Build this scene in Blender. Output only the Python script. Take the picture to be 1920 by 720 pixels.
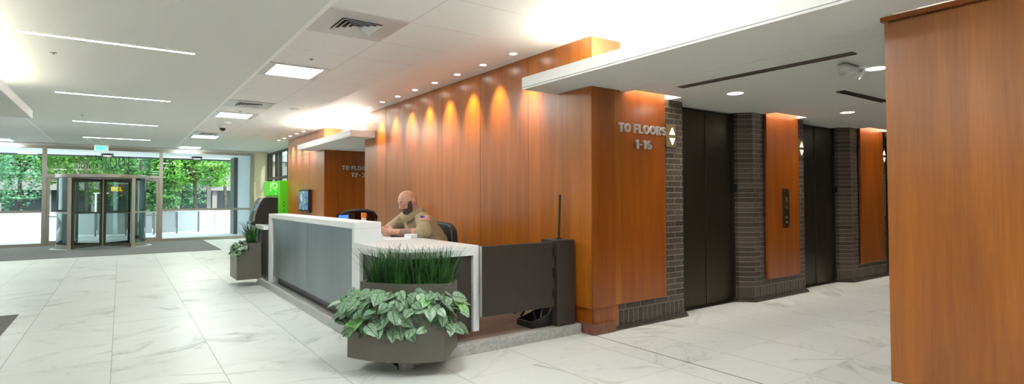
import bpy, bmesh, math, random
from mathutils import Vector, Matrix, noise
random.seed(7)
R = math.radians
PI = math.pi
U = 0.785          # one image-fit unit in metres; coordinates from image pixels, scene scaled about the camera
COL = bpy.context.scene.collection
for o in list(bpy.data.objects): bpy.data.objects.remove(o)

# ------------------------------------------------------------------ camera
scn = bpy.context.scene
F_PX, YAW, PITCH, ROLL, CY = 1034.72, .617035, .024129, -.0032751, 344.589
cam = bpy.data.cameras.new('camera'); camo = bpy.data.objects.new('camera', cam); COL.objects.link(camo)
cam.sensor_width = 36.0; cam.lens = F_PX / 1920 * 36.0; cam.shift_y = -(360 - CY) / 1920; cam.clip_end = 300
f = Vector((math.sin(YAW)*math.cos(PITCH), math.cos(YAW)*math.cos(PITCH), math.sin(PITCH)))
r = Vector((math.cos(YAW), -math.sin(YAW), 0)); u = r.cross(f)
r2 = r*math.cos(ROLL) + u*math.sin(ROLL); u2 = -r*math.sin(ROLL) + u*math.cos(ROLL)
camo.matrix_world = Matrix(((r2.x,u2.x,-f.x,0),(r2.y,u2.y,-f.y,0),(r2.z,u2.z,-f.z,1.5*U),(0,0,0,1)))
scn.camera = camo
# ------------------------------------------------------------------ world, sun, exposure
scn.view_settings.view_transform = 'Standard'; scn.view_settings.look = 'None'
scn.view_settings.gamma = 1; scn.view_settings.use_curve_mapping = False
scn.view_settings.exposure = 1.0
w = bpy.data.worlds.new('world'); scn.world = w; w.use_nodes = True
bg = w.node_tree.nodes['Background']; bg.inputs[0].default_value = (.78, .91, 1.0, 1); bg.inputs[1].default_value = 2.3
sun = bpy.data.lights.new('sun', 'SUN'); sun.energy = 3.2; sun.angle = R(4); sun.color = (1, .97, .9)
suno = bpy.data.objects.new('sun', sun); COL.objects.link(suno); suno.location = (0, 30, 30)
suno.rotation_euler = Vector((.45, -.55, .85)).to_track_quat('Z', 'Y').to_euler()
E_PANEL, E_LINEAR, E_DOWN = 24.0, 26.0, 20.0
W_SPOT, W_LOBBY, W_COVE, W_SLOT = 46.0, 16.0, 26.0, 7.0

def area(name, loc, size, size_y, power, color, rot=(0, 0, 0)):
    l = bpy.data.lights.new(name, 'AREA'); l.shape = 'RECTANGLE'; l.size = size*U; l.size_y = size_y*U
    l.energy = power; l.color = color
    o = bpy.data.objects.new(name, l); COL.objects.link(o); o.location = Vector(loc)*U; o.rotation_euler = rot
    return o
WARM = (1, .88, .76); NEUT = (1, .95, .88)
# cove strips standing on top of the dropped slabs, shining up at the ceiling
area('cove_light', (4.05, 3.0, 2.86), .5, 2.6, W_COVE*1.3, WARM, (PI, 0, 0))
area('cove_light', (4.05, 12.5, 2.86), .5, 2.6, W_COVE*1.25, WARM, (PI, 0, 0))
area('cove_light', (-1.75, 6.0, 2.86), .5, 9.0, W_COVE*2.4, WARM, (PI, 0, 0))
area('cove_light', (-1.75, -1.5, 2.86), .5, 4.0, W_COVE*.6, WARM, (PI, 0, 0))

# ------------------------------------------------------------------ materials
def newmat(name):
    m = bpy.data.materials.new(name); m.use_nodes = True
    nt = m.node_tree; return m, nt, nt.nodes['Principled BSDF']
def pm(name, col, rough=.5, metal=0, coat=0, emit=None, es=0, spec=None, trans=0, alpha=1):
    m, nt, b = newmat(name)
    b.inputs['Base Color'].default_value = (*col, 1); b.inputs['Roughness'].default_value = rough
    b.inputs['Metallic'].default_value = metal
    if coat: b.inputs['Coat Weight'].default_value = coat; b.inputs['Coat Roughness'].default_value = .12
    if emit: b.inputs['Emission Color'].default_value = (*emit, 1); b.inputs['Emission Strength'].default_value = es
    if spec is not None: b.inputs['Specular IOR Level'].default_value = spec
    if trans: b.inputs['Transmission Weight'].default_value = trans
    return m
def N(nt, t, **kw):
    n = nt.nodes.new(t)
    for k, v in kw.items():
        if k in n.inputs.keys(): n.inputs[k].default_value = v
        else: setattr(n, k, v)
    return n
def L(nt, a, b): nt.links.new(a, b)
def pos(nt, sx=1, sy=1, sz=1):            # position in image-fit units, scaled per axis
    g = N(nt, 'ShaderNodeNewGeometry'); m = N(nt, 'ShaderNodeVectorMath', operation='MULTIPLY')
    L(nt, g.outputs['Position'], m.inputs[0]); m.inputs[1].default_value = (sx/U, sy/U, sz/U); return m.outputs[0]
def ramp(nt, fac, stops):
    rp = N(nt, 'ShaderNodeValToRGB'); e = rp.color_ramp.elements
    while len(e) > 1: e.remove(e[-1])
    e[0].position = stops[0][0]; e[0].color = (*stops[0][1], 1)
    for p, c in stops[1:]:
        x = e.new(p); x.color = (*c, 1)
    L(nt, fac, rp.inputs[0]); return rp.outputs[0]
def mth(nt, op, a, b=None, c=None):
    n = N(nt, 'ShaderNodeMath', operation=op)
    for i, v in enumerate((a, b, c)):
        if v is None: continue
        if isinstance(v, (int, float)): n.inputs[i].default_value = v
        else: L(nt, v, n.inputs[i])
    return n.outputs[0]
def mixc(nt, fac, a, b, mode='MIX'):
    n = N(nt, 'ShaderNodeMix', data_type='RGBA', blend_type=mode)
    for s, v in ((0, fac), (6, a), (7, b)):
        if isinstance(v, (int, float)): n.inputs[s].default_value = v
        elif isinstance(v, tuple): n.inputs[s].default_value = (*v, 1)
        else: L(nt, v, n.inputs[s])
    return n.outputs[2]
def bump(nt, b, h, strength=.2, dist=.01):
    n = N(nt, 'ShaderNodeBump'); n.inputs['Strength'].default_value = strength; n.inputs['Distance'].default_value = dist
    L(nt, h, n.inputs['Height']); L(nt, n.outputs[0], b.inputs['Normal'])

def wood_mat(name, dark, light, rough=.32, panel=1.135, y0=4.365, coat=.4):
    m, nt, b = newmat(name)
    n1 = N(nt, 'ShaderNodeTexNoise', Scale=1.0, Detail=5.0, Roughness=.6, Distortion=.6); L(nt, pos(nt, 7, 7, .45), n1.inputs['Vector'])
    n2 = N(nt, 'ShaderNodeTexNoise', Scale=1.0, Detail=3.0, Roughness=.7); L(nt, pos(nt, 90, 90, 3), n2.inputs['Vector'])
    c = ramp(nt, n1.outputs[0], [(.30, dark), (.72, light)])
    c2 = mixc(nt, .28, c, ramp(nt, n2.outputs[0], [(.35, (.55, .55, .55)), (.65, (1.15, 1.15, 1.15))]), 'MULTIPLY')
    sp = N(nt, 'ShaderNodeSeparateXYZ'); L(nt, pos(nt), sp.inputs[0])
    k = mth(nt, 'FLOOR', mth(nt, 'DIVIDE', mth(nt, 'SUBTRACT', sp.outputs[1], y0), panel))
    wn = N(nt, 'ShaderNodeTexWhiteNoise', noise_dimensions='1D'); L(nt, k, wn.inputs['W'])
    v = mth(nt, 'ADD', mth(nt, 'MULTIPLY', wn.outputs[0], .22), .89)
    cm = N(nt, 'ShaderNodeVectorMath', operation='SCALE'); L(nt, c2, cm.inputs[0]); L(nt, v, cm.inputs['Scale'])
    L(nt, cm.outputs[0], b.inputs['Base Color'])
    b.inputs['Roughness'].default_value = rough; b.inputs['Coat Weight'].default_value = coat; b.inputs['Coat Roughness'].default_value = .27; b.inputs['Specular IOR Level'].default_value = .5
    return m
M = {}
M['wood'] = wood_mat('cherry_wood', (.285, .078, .004), (.45, .140, .010))
M['wood_red'] = wood_mat('deep_cherry_wood', (.235, .050, .003), (.37, .095, .006), rough=.28, coat=.4)
M['white'] = pm('white_paint', (.77, .785, .77), .6)
M['gyp'] = pm('ceiling_paint', (.67, .70, .665), .75)
M['fascia'] = pm('white_fascia', (.86, .87, .86), .45)
M['cream'] = pm('cream_paint', (.78, .72, .50), .6)
M['quartz'] = pm('white_quartz', (.76, .79, .795), .32)
M['edge'] = pm('seam_highlight_bronze', (.16, .14, .10), .25, .8)  # lighter bronze for the highlight painted along the elevator door seam
def speckle(name, c0, c1, rough, metal=0, sc=260, coat=0, lo=.35, hi=.7):
    m, nt, b = newmat(name); n = N(nt, 'ShaderNodeTexNoise', Scale=1.0, Detail=2.0); L(nt, pos(nt, sc, sc, sc), n.inputs['Vector'])
    L(nt, ramp(nt, n.outputs[0], [(lo, c0), (hi, c1)]), b.inputs['Base Color'])
    b.inputs['Roughness'].default_value = rough; b.inputs['Metallic'].default_value = metal
    if coat: b.inputs['Coat Weight'].default_value = coat
    return m
M['laminate'] = speckle('dark_laminate', (.022, .017, .014), (.058, .046, .038), .42)
M['planter'] = speckle('planter_metal', (.115, .107, .088), (.175, .165, .138), .42, .15)
M['bronze'] = speckle('dark_bronze_door', (.045, .036, .022), (.075, .062, .040), .33, .7, sc=120)
M['concrete'] = speckle('grey_step_stone', (.36, .36, .35), (.50, .50, .48), .32, sc=30)
M['mat'] = speckle('grey_carpet_mat', (.12, .122, .118), (.235, .238, .228), .95, sc=110)
M['marble_base'] = speckle('red_brown_marble', (.17, .062, .038), (.24, .092, .058), .3, sc=25)
M['steel_frame'] = pm('satin_bronze_aluminium', (.40, .375, .32), .36, .75)
M['alum'] = pm('grey_aluminium', (.42, .42, .41), .35, .8)
M['grey_metal'] = pm('grey_sheet_metal', (.55, .56, .55), .4, .3)
M['chrome'] = pm('chrome', (.8, .8, .8), .15, 1)
M['brass'] = pm('brass_plate', (.55, .42, .22), .28, .9)
M['black'] = pm('black_plastic', (.012, .012, .013), .38)
M['dframe'] = pm('dark_frame_metal', (.045, .042, .036), .35, .5)
M['black_leather'] = pm('black_leather', (.022, .024, .027), .42)
M['letters'] = pm('brushed_letters', (.62, .61, .58), .35, .6)
M['soil'] = speckle('soil', (.02, .014, .009), (.06, .04, .025), .95, sc=60)
M['white_em'] = pm('panel_lamp', (.9, .9, .9), .5, emit=(.95, 1, .985), es=E_PANEL)
M['lin_em'] = pm('linear_lamp', (.9, .9, .9), .5, emit=(.95, 1, .985), es=E_LINEAR)
M['down_em'] = pm('downlight_lamp', (.9, .9, .9), .5, emit=(1, .97, .92), es=E_DOWN)
M['tri_em'] = pm('lit_triangle', (.9, .9, .9), .5, emit=(1, .98, .93), es=.35)
M['exit_em'] = pm('exit_green', (.0, .5, .3), .5, emit=(.0, .85, .45), es=1.1)
M['acrylic'] = pm('clear_acrylic', (.85, .9, .88), .15, spec=.5)
M['paper'] = pm('white_paper', (.85, .86, .88), .7)
M['green'] = pm('bright_green_plastic', (.10, .52, .012), .35, emit=(.12, .60, .02), es=.12)
M['green_sign'] = None
M['screen'] = None
M['skin'] = None
M['terrace'] = pm('terrace_paving', (.62, .61, .60), .8)
M['parapet'] = pm('parapet_panel', (.60, .62, .64), .5)
M['road'] = pm('road', (.17, .17, .17), .9)
M['bldg'] = pm('far_building_concrete', (.26, .235, .225), .85)
M['winband'] = pm('dark_window_band', (.02, .03, .03), .15)
M['col_dark'] = pm('dark_granite', (.10, .10, .095), .5)
M['col_light'] = pm('pale_stone', (.52, .56, .60), .6)
M['bark'] = speckle('bark', (.06, .045, .035), (.17, .14, .11), .9, sc=14)
M['yellow'] = pm('yellow_sign_letters', (.9, .55, .01), .5, emit=(1, .62, 0), es=.9)

def glass_mat(name, tint, rf=.05, amt=.9):
    m, nt, b = newmat(name); nt.nodes.remove(b)
    out = nt.nodes['Material Output']
    t = N(nt, 'ShaderNodeBsdfTransparent'); t.inputs[0].default_value = (*tint, 1)
    g = N(nt, 'ShaderNodeBsdfGlossy'); g.inputs['Roughness'].default_value = .02; g.inputs[0].default_value = (1, 1, 1, 1)
    fr = N(nt, 'ShaderNodeLayerWeight', Blend=.25); k = mth(nt, 'MULTIPLY', fr.outputs['Fresnel'], amt)
    mx = N(nt, 'ShaderNodeMixShader'); L(nt, k, mx.inputs[0]); L(nt, t.outputs[0], mx.inputs[1]); L(nt, g.outputs[0], mx.inputs[2])
    L(nt, mx.outputs[0], out.inputs[0]); return m
M['glass'] = glass_mat('clear_glass', (.93, .985, .97), amt=.55)
M['glass_tint'] = glass_mat('curved_tinted_glass', (.50, .58, .56), amt=.7)
M['glass_door'] = glass_mat('door_glass', (.80, .85, .83), amt=.6)

def steel_panel():
    m, nt, b = newmat('brushed_steel_panel')
    n = N(nt, 'ShaderNodeTexNoise', Scale=1.0, Detail=4.0); L(nt, pos(nt, 120, 120, 1.2), n.inputs['Vector'])
    n3 = N(nt, 'ShaderNodeTexNoise', Scale=1.0, Detail=2.0); L(nt, pos(nt, 1.3, 1.3, .35), n3.inputs['Vector'])
    L(nt, ramp(nt, n3.outputs[0], [(.3, (.15, .18, .195)), (.7, (.24, .28, .30))]), b.inputs['Base Color'])
    L(nt, ramp(nt, n.outputs[0], [(.3, (.32, .32, .32)), (.7, (.38, .38, .38))]), b.inputs['Roughness'])
    b.inputs['Metallic'].default_value = .85; return m
M['steel'] = steel_panel()

def marble():
    m, nt, b = newmat('white_marble_tile')
    X0, T = -.05, .797
    p = pos(nt); sp = N(nt, 'ShaderNodeSeparateXYZ'); L(nt, p, sp.inputs[0])
    tx = mth(nt, 'DIVIDE', mth(nt, 'SUBTRACT', sp.outputs[0], X0), T)
    ty = mth(nt, 'DIVIDE', mth(nt, 'SUBTRACT', sp.outputs[1], 2.37), .79)
    ix, iy = mth(nt, 'FLOOR', tx), mth(nt, 'FLOOR', ty)
    fx, fy = mth(nt, 'FRACT', tx), mth(nt, 'FRACT', ty)
    def line(fr, wd): return mth(nt, 'LESS_THAN', mth(nt, 'MINIMUM', fr, mth(nt, 'SUBTRACT', 1.0, fr)), wd)
    gx = line(fx, .0055); gy = line(fy, .0045)
    cmb = N(nt, 'ShaderNodeCombineXYZ'); L(nt, ix, cmb.inputs[0]); L(nt, iy, cmb.inputs[1])
    wn = N(nt, 'ShaderNodeTexWhiteNoise', noise_dimensions='3D'); L(nt, cmb.outputs[0], wn.inputs['Vector'])
    off = N(nt, 'ShaderNodeVectorMath', operation='MULTIPLY_ADD'); L(nt, wn.outputs['Color'], off.inputs[0]); off.inputs[1].default_value = (40, 40, 40); L(nt, p, off.inputs[2])
    # veins: ridges of a warped, diagonally stretched noise, shifted tile by tile
    vr = N(nt, 'ShaderNodeVectorRotate', rotation_type='Z_AXIS'); L(nt, off.outputs[0], vr.inputs[0])
    L(nt, mth(nt, 'ADD', mth(nt, 'MULTIPLY', mth(nt, 'GREATER_THAN', wn.outputs[0], .55), -1.25), .62), vr.inputs['Angle'])
    st = N(nt, 'ShaderNodeVectorMath', operation='MULTIPLY'); L(nt, vr.outputs[0], st.inputs[0]); st.inputs[1].default_value = (.55, 1.7, 1)
    n1 = N(nt, 'ShaderNodeTexNoise', Scale=.75, Detail=6.0, Roughness=.55, Distortion=1.1); L(nt, st.outputs[0], n1.inputs['Vector'])
    rid = mth(nt, 'ABSOLUTE', mth(nt, 'SUBTRACT', n1.outputs[0], .5))
    n2 = N(nt, 'ShaderNodeTexNoise', Scale=1.1, Detail=2.0); L(nt, off.outputs[0], n2.inputs['Vector'])
    msk = ramp(nt, n2.outputs[0], [(.52, (0, 0, 0)), (.66, (1, 1, 1))])
    thin = ramp(nt, rid, [(.0, (.45, .45, .45)), (.008, (.0, .0, .0))])
    wide = ramp(nt, rid, [(.0, (.42, .42, .42)), (.022, (.30, .30, .30)), (.042, (0, 0, 0))])
    vein = mth(nt, 'ADD', mth(nt, 'MULTIPLY', wide, msk), mth(nt, 'MULTIPLY', thin, .55))
    n4 = N(nt, 'ShaderNodeTexNoise', Scale=.5, Detail=2.0); L(nt, off.outputs[0], n4.inputs['Vector'])
    basec = ramp(nt, n4.outputs[0], [(.3, (.675, .69, .665)), (.7, (.73, .75, .73))])
    c = mixc(nt, mth(nt, 'MINIMUM', mth(nt, 'MULTIPLY', vein, 1.25), 1.0), basec, (.33, .37, .33))
    c = mixc(nt, mth(nt, 'MULTIPLY', gx, .75), c, (.30, .34, .31))
    c = mixc(nt, mth(nt, 'MULTIPLY', gy, .42), c, (.34, .36, .33))
    j1 = mth(nt, 'MULTIPLY', mth(nt, 'LESS_THAN', mth(nt, 'ABSOLUTE', mth(nt, 'SUBTRACT', sp.outputs[0], 4.205)), .007), mth(nt, 'LESS_THAN', sp.outputs[1], 4.4))
    c = mixc(nt, j1, c, (.05, .05, .045))
    j2 = mth(nt, 'LESS_THAN', mth(nt, 'ABSOLUTE', mth(nt, 'SUBTRACT', sp.outputs[1], 8.215)), .006)
    c = mixc(nt, mth(nt, 'MULTIPLY', j2, .7), c, (.18, .20, .18))
    L(nt, c, b.inputs['Base Color']); b.inputs['Roughness'].default_value = .36; b.inputs['Specular IOR Level'].default_value = .26
    return m
M['marble'] = marble()

def brick_mat():
    m, nt, b = newmat('brown_brick')
    sp = N(nt, 'ShaderNodeSeparateXYZ'); L(nt, pos(nt), sp.inputs[0])
    h = mth(nt, 'ADD', sp.outputs[0], sp.outputs[1]); z = sp.outputs[2]
    def bt(a, bz, bw, rh, off):
        cb = N(nt, 'ShaderNodeCombineXYZ'); L(nt, a, cb.inputs[0]); L(nt, bz, cb.inputs[1])
        t = N(nt, 'ShaderNodeTexBrick', Scale=1.0); L(nt, cb.outputs[0], t.inputs['Vector'])
        t.inputs['Brick Width'].default_value = bw; t.inputs['Row Height'].default_value = rh
        t.inputs['Mortar Size'].default_value = .0052; t.inputs['Mortar Smooth'].default_value = .2
        t.inputs['Color1'].default_value = (.050, .038, .028, 1); t.inputs['Color2'].default_value = (.105, .082, .062, 1)
        t.inputs['Mortar'].default_value = (.235, .20, .16, 1); t.offset = off; return t
    run = bt(h, z, .255, .0705, .5)
    sol = bt(h, mth(nt, 'ADD', z, .04), .0817, .25, 0)
    low = mth(nt, 'LESS_THAN', z, .205)
    c = mixc(nt, low, run.outputs[0], sol.outputs[0])
    nn = N(nt, 'ShaderNodeTexNoise', Scale=1.0, Detail=4.0); L(nt, pos(nt, 60, 60, 60), nn.inputs['Vector'])
    c = mixc(nt, .6, c, ramp(nt, nn.outputs[0], [(.3, (.55, .55, .55)), (.7, (1.4, 1.4, 1.4))]), 'MULTIPLY')
    L(nt, c, b.inputs['Base Color']); b.inputs['Roughness'].default_value = .45
    fac = mth(nt, 'ADD', mth(nt, 'MULTIPLY', run.outputs['Fac'], mth(nt, 'SUBTRACT', 1.0, low)), mth(nt, 'MULTIPLY', sol.outputs['Fac'], low))
    bump(nt, b, mth(nt, 'MULTIPLY', fac, -1.0), .5, .006); return m
M['brick'] = brick_mat(); M['shoe'] = speckle('brown_base_brick', (.05, .036, .028), (.10, .078, .062), .4, sc=40)

def tile_ceiling():
    m, nt, b = newmat('acoustic_tile')
    sp = N(nt, 'ShaderNodeSeparateXYZ'); L(nt, pos(nt), sp.inputs[0])
    fx = mth(nt, 'FRACT', mth(nt, 'DIVIDE', mth(nt, 'SUBTRACT', sp.outputs[0], 1.53), .817))
    fy = mth(nt, 'FRACT', mth(nt, 'DIVIDE', mth(nt, 'SUBTRACT', sp.outputs[1], 5.05), .8245))
    g = mth(nt, 'MAXIMUM', *[mth(nt, 'LESS_THAN', mth(nt, 'MINIMUM', q, mth(nt, 'SUBTRACT', 1.0, q)), .007) for q in (fx, fy)])
    nn = N(nt, 'ShaderNodeTexNoise', Scale=1.0); L(nt, pos(nt, 120, 120, 120), nn.inputs['Vector'])
    base = ramp(nt, nn.outputs[0], [(.3, (.73, .745, .725)), (.7, (.79, .805, .785))])
    L(nt, mixc(nt, mth(nt, 'MULTIPLY', g, .55), base, (.45, .42, .36)), b.inputs['Base Color'])
    b.inputs['Roughness'].default_value = .85; return m
M['tile'] = tile_ceiling()

def plank_mat():
    m, nt, b = newmat('grey_brown_plank')
    n = N(nt, 'ShaderNodeTexNoise', Scale=1.0, Detail=5.0); L(nt, pos(nt, 2, 30, 2), n.inputs['Vector'])
    L(nt, ramp(nt, n.outputs[0], [(.3, (.17, .125, .10)), (.7, (.31, .245, .20))]), b.inputs['Base Color'])
    b.inputs['Roughness'].default_value = .35; return m
M['plank'] = plank_mat()

def leaf_mat(name, c0, c1, sc=3.0, trans=.35, rough=.5, lo=.35, hi=.65):
    m, nt, b = newmat(name)
    n = N(nt, 'ShaderNodeTexNoise', Scale=1.0, Detail=3.0); L(nt, pos(nt, sc, sc, sc), n.inputs['Vector'])
    c = ramp(nt, n.outputs[0], [(lo, c0), (hi, c1)])
    L(nt, c, b.inputs['Base Color']); b.inputs['Roughness'].default_value = rough
    if trans:
        tr = N(nt, 'ShaderNodeBsdfTranslucent'); L(nt, c, tr.inputs[0]); mx = N(nt, 'ShaderNodeMixShader'); mx.inputs[0].default_value = trans
        L(nt, b.outputs[0], mx.inputs[1]); L(nt, tr.outputs[0], mx.inputs[2]); L(nt, mx.outputs[0], nt.nodes['Material Output'].inputs[0])
    return m
M['leaf_a'] = leaf_mat('bright_tree_leaves', (.06, .24, .03), (.26, .52, .09), 1.1, rough=.6)
M['leaf_b'] = leaf_mat('bluish_tree_leaves', (.06, .19, .09), (.22, .42, .24), 1.1, rough=.6)
M['leaf_c'] = leaf_mat('dark_tree_leaves', (.035, .12, .03), (.13, .30, .07), 1.1, rough=.6)
M['grass'] = leaf_mat('dark_grass_blade', (.010, .05, .010), (.045, .16, .03), 9.0, .15, .4)

def pothos_mat(name, g0, g1, silver):
    m, nt, b = newmat(name)
    uv = N(nt, 'ShaderNodeUVMap'); sp = N(nt, 'ShaderNodeSeparateXYZ'); L(nt, uv.outputs[0], sp.inputs[0])
    mid = mth(nt, 'ABSOLUTE', mth(nt, 'SUBTRACT', sp.outputs[0], .5))
    n = N(nt, 'ShaderNodeTexNoise', Scale=1.0, Detail=3.0); L(nt, pos(nt, 75, 75, 75), n.inputs['Vector'])
    blot = ramp(nt, n.outputs[0], [(.32, (.1, .1, .1)), (.52, (1, 1, 1))])
    keep = ramp(nt, mid, [(.02, (0, 0, 0)), (.07, (1, 1, 1)), (.40, (1, 1, 1)), (.47, (.2, .2, .2))])
    n2 = N(nt, 'ShaderNodeTexNoise', Scale=1.0); L(nt, pos(nt, 8, 8, 8), n2.inputs['Vector'])
    base = ramp(nt, n2.outputs[0], [(.35, g0), (.65, g1)])
    c = mixc(nt, mth(nt, 'MULTIPLY', mth(nt, 'MULTIPLY', blot, keep), .85), base, silver)
    L(nt, c, b.inputs['Base Color']); b.inputs['Roughness'].default_value = .38; return m
M['pothos'] = pothos_mat('silver_mottled_leaf', (.02, .09, .03), (.045, .16, .05), (.25, .38, .26))
M['pothos_new'] = pothos_mat('fresh_green_leaf', (.05, .20, .03), (.10, .31, .05), (.22, .44, .18))
M['stem'] = pm('pale_stem', (.20, .28, .08), .5)

def screen_mat():
    m, nt, b = newmat('display_picture')
    n = N(nt, 'ShaderNodeTexNoise', Scale=1.0, Detail=4.0); L(nt, pos(nt, 5, 5, 7), n.inputs['Vector'])
    c = ramp(nt, n.outputs[0], [(.3, (.02, .05, .10)), (.45, (.05, .12, .32)), (.55, (.10, .22, .14)), (.7, (.45, .55, .60))])
    L(nt, c, b.inputs['Emission Color']); b.inputs['Emission Strength'].default_value = .7
    b.inputs['Base Color'].default_value = (.02, .02, .02, 1); b.inputs['Roughness'].default_value = .2; return m
M['screen'] = screen_mat()
def gsign():
    m, nt, b = newmat('green_sign_face')
    n = N(nt, 'ShaderNodeTexNoise', Scale=1.0, Detail=3.0); L(nt, pos(nt, 14, 14, 14), n.inputs['Vector'])
    c = ramp(nt, n.outputs[0], [(.5, (.05, .50, .04)), (.62, (.45, .85, .35))])
    L(nt, c, b.inputs['Base Color']); L(nt, c, b.inputs['Emission Color']); b.inputs['Emission Strength'].default_value = .45; return m
M['green_sign'] = gsign()

# ------------------------------------------------------------------ mesh helpers (all image-fit units)
ORG = {}
class MB:
    def __init__(s): s.bm = bmesh.new(); s.uv = None
    def box(s, x0, x1, y0, y1, z0, z1, bev=0):
        r = bmesh.ops.create_cube(s.bm, size=1)
        for v in r['verts']:
            v.co = Vector((x0+(v.co.x+.5)*(x1-x0), y0+(v.co.y+.5)*(y1-y0), z0+(v.co.z+.5)*(z1-z0)))
        if bev:
            es = list({e for v in r['verts'] for e in v.link_edges})
            bmesh.ops.bevel(s.bm, geom=es, offset=bev, segments=2, affect='EDGES', profile=.5)
        return s
    def prism(s, pts, z0, z1, axis='z'):
        def mk(p, h):
            return Vector((p[0], p[1], h)) if axis == 'z' else (Vector((p[0], h, p[1])) if axis == 'y' else Vector((h, p[0], p[1])))
        a = [s.bm.verts.new(mk(p, z0)) for p in pts]; b = [s.bm.verts.new(mk(p, z1)) for p in pts]
        n = len(pts)
        try: s.bm.faces.new(a[::-1]); s.bm.faces.new(b)
        except ValueError: pass
        for i in range(n): s.bm.faces.new((a[i], a[(i+1) % n], b[(i+1) % n], b[i]))
        return s
    def cyl(s, p0, p1, r0, r1=None, n=20, caps=True):
        r1 = r0 if r1 is None else r1
        p0, p1 = Vector(p0), Vector(p1); d = (p1-p0).normalized(); q = d.to_track_quat('Z', 'Y')
        ra, rb = [], []
        for i in range(n):
            t = 2*PI*i/n; c = q @ Vector((math.cos(t), math.sin(t), 0))
            ra.append(s.bm.verts.new(p0+c*r0)); rb.append(s.bm.verts.new(p1+c*r1))
        for i in range(n): s.bm.faces.new((ra[i], ra[(i+1) % n], rb[(i+1) % n], rb[i]))
        if caps: s.bm.faces.new(ra[::-1]); s.bm.faces.new(rb)
        return s
    def lathe(s, c, prof, n=28):           # prof: (radius, z) up the axis through c
        rings = []
        for rr, z in prof:
            rings.append([s.bm.verts.new(Vector((c[0]+rr*math.cos(2*PI*i/n), c[1]+rr*math.sin(2*PI*i/n), c[2]+z))) for i in range(n)])
        for a, b in zip(rings, rings[1:]):
            for i in range(n): s.bm.faces.new((a[i], a[(i+1) % n], b[(i+1) % n], b[i]))
        if prof[0][0] > 1e-4: s.bm.faces.new(rings[0][::-1])
        if prof[-1][0] > 1e-4: s.bm.faces.new(rings[-1])
        return s
    def tube(s, pts, rad, n=8, taper=None):
        pts = [Vector(p) for p in pts]; rings = []
        for i, p in enumerate(pts):
            d = (pts[min(i+1, len(pts)-1)]-pts[max(i-1, 0)]).normalized(); q = d.to_track_quat('Z', 'Y')
            rr = rad if taper is None else rad+(taper-rad)*i/(len(pts)-1)
            rings.append([s.bm.verts.new(p+(q @ Vector((math.cos(2*PI*k/n), math.sin(2*PI*k/n), 0)))*rr) for k in range(n)])
        for a, b in zip(rings, rings[1:]):
            for i in range(n): s.bm.faces.new((a[i], a[(i+1) % n], b[(i+1) % n], b[i]))
        s.bm.faces.new(rings[0][::-1]); s.bm.faces.new(rings[-1]); return s
    def sph(s, c, rx, ry=None, rz=None, sub=2):
        ry = ry or rx; rz = rz or rx
        r = bmesh.ops.create_icosphere(s.bm, subdivisions=sub, radius=1)
        for v in r['verts']: v.co = Vector((c[0]+v.co.x*rx, c[1]+v.co.y*ry, c[2]+v.co.z*rz))
        return s
    def ringwall(s, cx, cy, r, th, a0, a1, z0, z1, n=24):   # curved wall piece
        P_ = lambda q, t, z: s.bm.verts.new(Vector((cx+q*math.cos(t), cy+q*math.sin(t), z)))
        rows = []
        for i in range(n+1):
            t = a0+(a1-a0)*i/n; rows.append((P_(r, t, z0), P_(r, t, z1), P_(r-th, t, z1), P_(r-th, t, z0)))
        for a, b in zip(rows, rows[1:]):
            for k in range(4): s.bm.faces.new((a[k], b[k], b[(k+1) % 4], a[(k+1) % 4]))
        s.bm.faces.new(rows[0]); s.bm.faces.new(rows[-1][::-1]); return s
    def build(s, name, mat, parent=None, kind=None, smooth=False, label=None, scale=True):
        if scale:
            for v in s.bm.verts: v.co *= U
        bmesh.ops.recalc_face_normals(s.bm, faces=s.bm.faces)
        if parent is not None: org = ORG[parent.name]
        else:
            xs = [v.co for v in s.bm.verts]
            org = Vector(((min(c.x for c in xs)+max(c.x for c in xs))/2, (min(c.y for c in xs)+max(c.y for c in xs))/2, min(c.z for c in xs)))
        for v in s.bm.verts: v.co -= org
        me = bpy.data.meshes.new(name); s.bm.to_mesh(me); s.bm.free()
        if smooth:
            for p in me.polygons: p.use_smooth = True
        o = bpy.data.objects.new(name, me); COL.objects.link(o)
        for mm in (mat if isinstance(mat, list) else [mat]): me.materials.append(mm)
        if parent is not None: o.parent = parent
        else: o.location = org
        ORG[o.name] = org
        if kind: o['kind'] = kind
        if label: o['label'] = label
        return o
def smooth_by_angle(o, deg=40):
    me = o.data
    for p in me.polygons: p.use_smooth = True
    bm = bmesh.new(); bm.from_mesh(me)
    for e in bm.edges:
        if len(e.link_faces) == 2 and e.calc_face_angle(0) > R(deg): e.smooth = False
    bm.to_mesh(me); bm.free(); return o
def thing(name, loc, label, cat, group=None):
    o = bpy.data.objects.new(name, None); COL.objects.link(o); o.location = Vector(loc)*U; o.empty_display_size = .1
    ORG[o.name] = Vector(loc)*U; return tag(o, label, cat, group)
def tag(o, label, cat, group=None):
    o['label'] = label; o['category'] = cat
    if group: o['group'] = group
    return o
def dup(o, delta, label=None, rotz=0):     # copy a thing with parts and sub-parts, moved by delta (image-fit units)
    c = o.copy(); COL.objects.link(c); c.location = o.location+Vector(delta)*U; c.rotation_euler.z += rotz
    ORG[c.name] = ORG[o.name]+Vector(delta)*U
    if label: c['label'] = label
    def rec(a, b):
        for ch in list(a.children):
            d = ch.copy(); COL.objects.link(d); d.parent = b; rec(ch, d)
    rec(o, c); return c
def S(name, mb, mat, smooth=False): return mb.build(name, mat, kind='structure', smooth=smooth)
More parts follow.
